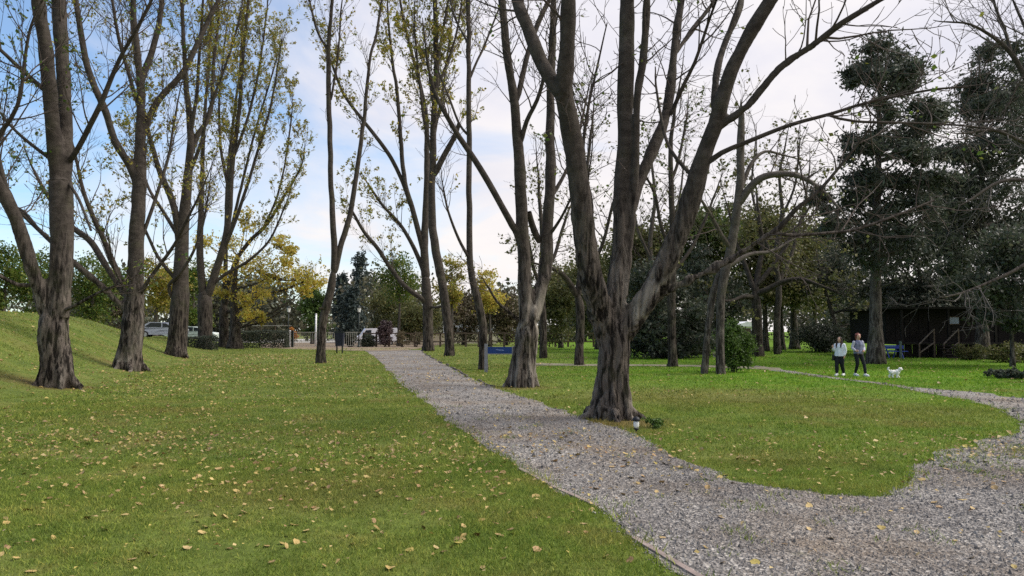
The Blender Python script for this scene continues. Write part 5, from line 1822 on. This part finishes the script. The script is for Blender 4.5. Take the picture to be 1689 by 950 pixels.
# ------------------------------------------------------------------ vehicles and far houses
def car(name, label, base, paint, profile, glass, wheel_x, length, width, rz=0.0, cat='car'):
    e = empty(name, base, label, cat, rz=rz)
    me = MB().prism(profile, -width / 2, width / 2).mesh('body')
    bm = bmesh.new()
    bm.from_mesh(me)
    bmesh.ops.bevel(bm, geom=[q for q in bm.edges if abs(q.verts[0].co.y - q.verts[1].co.y) < 1e-4 and not any(abs(f.normal.y) < 0.5 for f in q.link_faces) is True and len(q.link_faces) == 2],
                    offset=0.08, segments=3, affect='EDGES')
    bm.to_mesh(me)
    bm.free()
    link('body', me, paint, e)
    for s in (-1, 1):
        for g_ in glass:
            mb = MB()
            mb.prism(g_, s * (width / 2 - 0.01), s * (width / 2 + 0.012))
            mb.build('side_window', GLASS_D, e)
        for wx in wheel_x:
            w = MB().tube([(wx, s * (width / 2 - 0.2), 0.32), (wx, s * (width / 2 + 0.02), 0.32)], 0.32, 18).build('wheel', RUBBER, e, False)
            MB().tube([(wx, s * (width / 2 - 0.02), 0.32), (wx, s * (width / 2 + 0.035), 0.32)], 0.2, 14).build('rim', CHROME, w)
    for z, y in ((0.72, -0.55), (0.72, 0.55)):
        MB().ball((length / 2 - 0.03, y, z), (0.08, 0.17, 0.1)).build('headlight', GLASS_W, e, True)
    return e


SEDAN = [(-2.1, 0.3), (2.1, 0.3), (2.12, 0.62), (2.0, 0.82), (1.1, 0.95), (0.45, 1.4), (-0.9, 1.45), (-1.7, 1.02), (-2.1, 0.92)]
SEDAN_G = [[(0.15, 0.98), (0.9, 0.98), (0.42, 1.33), (0.15, 1.35)], [(-1.35, 1.0), (0.05, 0.98), (0.05, 1.36), (-0.85, 1.38)]]
VAN = [(-2.4, 0.35), (2.4, 0.35), (2.4, 0.95), (1.9, 1.15), (1.35, 1.95), (-2.35, 2.05), (-2.42, 0.9)]
VAN_G = [[(0.7, 1.15), (1.7, 1.15), (1.3, 1.75), (0.7, 1.78)]]
SILVER = plain('silver_paint', (0.42, 0.44, 0.52), 0.3, 0.3, var=0.06)
PALE = plain('pale_green_paint', (0.52, 0.58, 0.54), 0.35, 0.1, var=0.06)
VANW = plain('white_van_paint', (0.74, 0.74, 0.82), 0.35, var=0.05)
car('parked_car', 'silver car parked behind the bank between second and third poplar', at(268, 67), SILVER, SEDAN, SEDAN_G, (-1.3, 1.3), 4.2, 1.75, rz=0.25)
car('parked_car', 'pale green car roof showing over the short hedge', at(322, 74), PALE, SEDAN, SEDAN_G, (-1.3, 1.3), 4.2, 1.75, rz=0.1)
car('parked_van', 'white van parked left of the purple shrub behind the fence', at(621, 86), VANW, VAN, VAN_G, (-1.5, 1.5), 4.8, 1.9, rz=math.pi + 0.3, cat='van')


def house(label, px, D, w, h, depth, wallm, roofm, seed):
    e = empty('house', at(px, D), label, 'house')
    MB().box((0, depth / 2, h / 2 - 0.05), (w, depth, h + 0.1)).build('wall', wallm, e)
    MB().prism([(-w / 2 - 0.4, h + 0.01), (w / 2 + 0.4, h + 0.01), (0, h + w * 0.22)], -0.4, depth + 0.4).build('roof', roofm, e)
    for k in range(3):
        x = -w / 2 + w * (k + 0.5) / 3
        if k == 1:
            MB().box((x, -0.03, 1.0), (0.95, 0.05, 2.0)).build('door', WOOD, e)
        else:
            wn = MB().box((x, -0.03, h * 0.55), (1.1, 0.05, 1.0)).build('window', GLASS_D, e)
            MB().box((x, -0.06, h * 0.55 - 0.55), (1.3, 0.12, 0.08)).build('sill', wallm, wn)


TILE = plain('grey_roof', (0.20, 0.19, 0.19), 0.8, var=0.2, scale=2)
house('white house glimpsed between the leaning poplar and the slim tree', 772, 118, 8.0, 3.0, 6, WHITE, TILE, 1)
house('small white hut glimpsed between green shrub and spreading grey tree', 1232, 92, 3.0, 2.2, 3, WHITE, WHITE, 2)

# ------------------------------------------------------------------ people and dog
SKIN = plain('skin', (0.50, 0.30, 0.22), 0.55, var=0.08, scale=12)
SWEATER = plain('white_knit', (0.68, 0.72, 0.80), 0.9, var=0.1, scale=9, bmp=0.3)
TROUSER = plain('black_cloth', (0.012, 0.014, 0.018), 0.85, var=0.3, scale=9)
JACKET = plain('blue_grey_fleece', (0.15, 0.165, 0.25), 0.9, var=0.25, scale=9, bmp=0.2)
SLEEVE = plain('pale_lavender_sleeve', (0.42, 0.42, 0.50), 0.9, var=0.15, scale=9)
SHOE = plain('white_trainers', (0.72, 0.72, 0.74), 0.6, var=0.08, scale=9)
HAIR_D = plain('dark_brown_hair', (0.028, 0.016, 0.012), 0.6, var=0.3, scale=20)
HAIR_R = plain('auburn_hair', (0.16, 0.04, 0.03), 0.55, var=0.3, scale=20)
LIP = plain('lips', (0.35, 0.11, 0.10), 0.5, var=0.05)
DOGW = plain('white_dog_coat', (0.80, 0.78, 0.74), 0.9, var=0.1, scale=14, bmp=0.5)


def smooth_part(mb, voxel, name, mat, parent, it=4, fluff=0.0, freq=30):
    me = remesh(mb.mesh(name), voxel, it)
    if fluff:
        nv = len(me.vertices)
        co = np.empty(nv * 3, np.float32)
        me.vertices.foreach_get('co', co)
        co = co.reshape(-1, 3)
        nr = np.empty(nv * 3, np.float32)
        me.vertex_normals.foreach_get('vector', nr)
        co = co + nr.reshape(-1, 3) * (vnoise(co * freq, 3) * fluff)[:, None]
        me.vertices.foreach_set('co', co.astype(np.float32).ravel())
        me.update()
    me.polygons.foreach_set('use_smooth', np.ones(len(me.polygons), bool))
    me.materials.clear()
    me.name = name
    return link(name, me, mat, parent)


def hand(mb, wrist, d, out, curl=0.5):
    """palm and five bent fingers; d points along the hand, out towards the thumb"""
    w, d, out = np.array(wrist, float), np.array(unit(d)), np.array(unit(out))
    nrm = np.cross(d, out)
    mb.tube([w - d * 0.02, w + d * 0.03, w + d * 0.075], [0.022, 0.028, 0.024], 10)
    mb.tube([w + d * 0.03 + out * 0.014, w + d * 0.075 + out * 0.02], [0.02, 0.018], 8)
    mb.tube([w + d * 0.03 - out * 0.014, w + d * 0.075 - out * 0.02], [0.02, 0.018], 8)
    for k, L in enumerate((0.062, 0.07, 0.066, 0.052)):
        b0 = w + d * 0.07 + out * (0.028 - 0.0187 * k)
        p1 = b0 + (d * (1 - 0.3 * curl) + nrm * 0.6 * curl) * L * 0.5
        p2 = p1 + (d * (0.6 - 0.6 * curl) + nrm * 0.9 * curl) * L * 0.6
        mb.tube([b0, p1, p2], [0.0095, 0.009, 0.008], 7)
    b0 = w + d * 0.025 + out * 0.022
    mb.tube([b0, b0 + d * 0.025 + out * 0.03, b0 + d * 0.055 + out * 0.032 + nrm * 0.012], [0.012, 0.011, 0.009], 7)


def person(label, px, py, height, rz, legs, arms, style):
    g = G(px, py)
    e = empty('person', g, label, 'person', 'people walking on the path', rz=rz)
    s = height / 1.6
    e.scale = (s, s, s)
    body = MB()
    # trunk, neck, head
    body.tube([(0, 0, 0.80), (0, 0, 0.98), (0, 0.01, 1.18), (0, 0.01, 1.30)], [0.12, 0.10, 0.115, 0.09], 14)
    for q in (-1, 1):
        body.tube([(q * 0.06, 0, 0.82), (q * 0.045, 0, 0.98), (q * 0.07, 0.01, 1.18), (q * 0.09, 0.01, 1.29)], [0.11, 0.09, 0.1, 0.065], 12)
    body.tube([(0, 0.01, 1.28), (0, 0.005, 1.36), (0, -0.01, 1.42)], [0.07, 0.052, 0.055], 12)
    body.ball((0, -0.01, 1.49), (0.076, 0.092, 0.108), 16, 12)
    body.ball((0, -0.045, 1.435), (0.05, 0.05, 0.045), 12, 8)
    body.tube([(0, -0.095, 1.495), (0, -0.115, 1.462), (0, -0.098, 1.455)], [0.010, 0.015, 0.012], 8)
    for q in (-1, 1):
        body.ball((q * 0.078, 0.005, 1.482), (0.012, 0.022, 0.032), 8, 6)
    for hip, knee, ank in legs:
        body.tube([hip, [(a + b2) / 2 for a, b2 in zip(hip, knee)], knee], [0.085, 0.07, 0.052], 12)
        mid = [a * 0.65 + b2 * 0.35 for a, b2 in zip(knee, ank)]
        mid[1] += 0.015
        body.tube([knee, mid, ank], [0.052, 0.052, 0.034], 12)
        body.tube([(ank[0], ank[1] + 0.04, 0.045), (ank[0], ank[1] - 0.05, 0.04), (ank[0], ank[1] - 0.15, 0.03)], [0.035, 0.035, 0.025], 8)
    for sh, el, wr, hd, ho, curl in arms:
        body.tube([sh, [(a + b2) / 2 for a, b2 in zip(sh, el)], el], [0.052, 0.044, 0.038], 12)
        body.tube([el, [a * 0.6 + b2 * 0.4 for a, b2 in zip(el, wr)], wr], [0.038, 0.035, 0.024], 12)
        hand(body, wr, hd, ho, curl)
    smooth_part(body, 0.0095, 'body', SKIN, e, 3)
    for q in (-1, 1):
        ey = MB().ball((q * 0.031, -0.093, 1.500), (0.013, 0.008, 0.009), 8, 6).build('eye', BLACK, e, True)
    MB().ball((0, -0.097, 1.428), (0.022, 0.008, 0.007), 8, 6).build('mouth', LIP, e, True)
    # clothes
    top = MB()
    k = style['loose']
    top.tube([(0, 0, style['hem']), (0, 0, 0.98), (0, 0.01, 1.18), (0, 0.01, 1.31), (0, 0.01, 1.345)], [0.14 * k, 0.12 * k, 0.13 * k, 0.10, 0.07], 14)
    for q in (-1, 1):
        top.tube([(q * 0.065 * k, 0, style['hem']), (q * 0.06 * k, 0, 0.98), (q * 0.085, 0.01, 1.18), (q * 0.11, 0.01, 1.30)], [0.125 * k, 0.105 * k, 0.11 * k, 0.07], 12)
    slv = []
    for sh, el, wr, hd, ho, curl in arms:
        m = top if style['sleeve'] is None else MB()
        wr2 = [a * 0.06 + b2 * 0.94 for a, b2 in zip(el, wr)]
        m.tube([[sh[0] * 0.85, sh[1], sh[2] + 0.005], sh, [(a + b2) / 2 for a, b2 in zip(sh, el)], el], [0.05, 0.058 * k, 0.058 * k, 0.052 * k], 12)
        m.tube([el, [(a + b2) / 2 for a, b2 in zip(el, wr2)], wr2], [0.055 * k, 0.052 * k, 0.042], 12)
        if m is not top:
            slv.append(m)
    smooth_part(top, 0.012, style['top_name'], style['top'], e, 3, 0.008, 9)
    for m in slv:
        smooth_part(m, 0.012, 'sleeve', style['sleeve'], e, 3, 0.006, 9)
    tr_ = MB()
    w = style['leg_w']
    tr_.tube([(0, 0, 0.80), (0, 0, 0.97)], [0.13, 0.115], 12)
    for q in (-1, 1):
        tr_.ball((q * 0.07, 0.01, 0.85), (0.11, 0.115, 0.12), 12, 8)
    for hip, knee, ank in legs:
        a2 = [ank[0], ank[1], ank[2] + 0.02]
        tr_.tube([hip, [(a + b2) / 2 for a, b2 in zip(hip, knee)], knee], [0.1, 0.084 * w, 0.066 * w], 12)
        tr_.tube([knee, [(a + b2) / 2 for a, b2 in zip(knee, a2)], a2], [0.066 * w, 0.062 * w, 0.05 * w], 12)
    smooth_part(tr_, 0.012, 'trousers', TROUSER, e, 3, 0.006, 10)
    for hip, knee, ank in legs:
        f = MB()
        f.tube([(ank[0], ank[1] + 0.055, 0.05), (ank[0], ank[1] - 0.04, 0.05), (ank[0], ank[1] - 0.13, 0.04), (ank[0], ank[1] - 0.185, 0.033)], [0.046, 0.05, 0.043, 0.03], 12)
        f.tube([(ank[0], ank[1] + 0.01, 0.04), (ank[0], ank[1] + 0.01, 0.11)], [0.05, 0.047], 12)
        f.box((ank[0], ank[1] - 0.06, 0.015), (0.085, 0.25, 0.03))
        smooth_part(f, 0.009, 'shoe', SHOE, e, 2)
    hr = MB()
    hr.ball((0, 0.02, 1.515), (0.09, 0.097, 0.105), 16, 10)
    hr.tube([(0, 0.06, 1.50), (0, 0.085, 1.42), (0, 0.085, 1.36)], [0.075, 0.06, 0.045], 10)
    for q in (-1, 1):
        hr.tube([(q * 0.06, -0.03, 1.57), (q * 0.085, -0.01, 1.50), (q * 0.085, 0.01, 1.43)], [0.03, 0.025, 0.022], 8)
        if style['long']:
            hr.tube([(q * 0.085, 0.0, 1.46), (q * 0.095, -0.03, 1.36), (q * 0.09, -0.10, 1.26), (q * 0.085, -0.125, 1.15)], [0.035, 0.04, 0.035, 0.02], 8)
    if style['long']:
        hr.tube([(0, 0.08, 1.45), (0, 0.12, 1.3), (0, 0.13, 1.15)], [0.075, 0.08, 0.05], 10)
    else:
        hr.ball((0, 0.10, 1.56), (0.045, 0.045, 0.045), 10, 8)
    smooth_part(hr, 0.011, 'hair', style['hair'], e, 2, 0.006, 25)
    return e


person('person in a loose white sweater and black trousers with long dark hair', 1386, 619.5, 1.43, -0.75,
       [((-0.08, 0, 0.84), (-0.085, -0.13, 0.46), (-0.08, -0.16, 0.09)), ((0.08, 0, 0.84), (0.085, -0.02, 0.45), (0.08, 0.16, 0.10))],
       [((-0.165, 0.01, 1.29), (-0.215, -0.02, 1.04), (-0.20, -0.20, 1.16), (-0.1, -0.5, 1.0), (0.9, -0.3, 0), 0.7),
        ((0.165, 0.01, 1.29), (0.215, 0.04, 1.03), (0.20, -0.05, 0.82), (0, -0.15, -1), (-0.2, -1, 0), 0.5)],
       dict(loose=1.16, hem=0.80, sleeve=None, top=SWEATER, top_name='sweater', leg_w=1.22, hair=HAIR_D, long=True))
person('person in a blue grey jacket with pale sleeves, slim black trousers and auburn hair', 1417, 620.5, 1.56, 0.22,
       [((-0.085, 0, 0.84), (-0.075, -0.03, 0.45), (-0.06, 0.13, 0.10)), ((0.085, 0, 0.84), (0.13, -0.13, 0.46), (0.15, -0.16, 0.09))],
       [((-0.17, 0.01, 1.29), (-0.24, 0.03, 1.06), (-0.205, -0.12, 0.95), (0.6, -0.8, -0.1), (0, 0, 1), 0.8),
        ((0.17, 0.01, 1.29), (0.275, 0.05, 1.06), (0.155, -0.12, 0.945), (-0.8, -0.5, -0.15), (0, 0, 1), 0.8)],
       dict(loose=1.02, hem=0.84, sleeve=SLEEVE, top=JACKET, top_name='jacket', leg_w=0.95, hair=HAIR_R, long=False))

# small bag hanging beside the walker in white
g = G(1386, 619.5)
e = empty('hand_bag', (g[0] - 0.2, g[1] + 0.054, 0.57), 'small dark bag hanging at the side of the walker in white', 'bag')
MB().box((0, 0, 0.09), (0.12, 0.06, 0.2), 0.2, 0.85).build('pouch', BLACK, e)
MB().tube([(-0.04, 0, 0.18), (-0.03, 0, 0.33), (0.03, 0, 0.45), (0.06, 0, 0.33), (0.04, 0, 0.18)], 0.008, 5).build('strap', BLACK, e)

# little white dog trotting to the right
g = G(1476, 624)
e = empty('dog', g, 'small fluffy white dog trotting on the grass beside the path', 'dog', rz=-0.25)
d = MB()
d.ball((-0.02, 0, 0.215), (0.15, 0.078, 0.075), 14, 10)
d.ball((0.08, 0, 0.215), (0.09, 0.085, 0.095), 14, 10)
d.ball((-0.11, 0, 0.22), (0.08, 0.078, 0.08), 14, 10)
d.tube([(0.11, 0, 0.24), (0.165, 0, 0.30)], [0.065, 0.055], 12)
d.ball((0.185, 0, 0.325), (0.066, 0.062, 0.06), 14, 10)
d.tube([(0.22, 0, 0.312), (0.262, 0, 0.30)], [0.034, 0.026], 10)
for (x, y, sw) in ((0.10, 0.045, 0.05), (0.09, -0.045, -0.04)):
    d.tube([(x, y, 0.19), (x - 0.005 + sw * 0.4, y, 0.10), (x + sw, y, 0.035), (x + sw + 0.015, y, 0.018)], [0.04, 0.03, 0.027, 0.024], 10)
for (x, y, sw) in ((-0.12, 0.045, -0.04), (-0.11, -0.045, 0.045)):
    d.tube([(x, y, 0.2), (x + 0.035 + sw * 0.3, y, 0.135), (x - 0.02 + sw, y, 0.085), (x + sw, y, 0.03), (x + sw + 0.018, y, 0.018)], [0.055, 0.04, 0.028, 0.026, 0.023], 10)
smooth_part(d, 0.009, 'body', DOGW, e, 3, 0.012, 32)
tl = MB().tube([(-0.17, 0, 0.26), (-0.21, 0, 0.31), (-0.20, 0, 0.36), (-0.165, 0, 0.375)], [0.028, 0.034, 0.034, 0.02], 10)
smooth_part(tl, 0.009, 'tail', DOGW, e, 2, 0.010, 40)
for s in (-1, 1):
    ear = MB().tube([(0.17, s * 0.045, 0.37), (0.172, s * 0.072, 0.345), (0.175, s * 0.075, 0.295)], [0.02, 0.026, 0.016], 8)
    smooth_part(ear, 0.008, 'ear', DOGW, e, 2, 0.006, 40)
    MB().ball((0.238, s * 0.026, 0.338), 0.009, 8, 6).build('eye', BLACK, e, True)
MB().ball((0.288, 0, 0.304), (0.012, 0.014, 0.011), 8, 6).build('nose', BLACK, e, True)
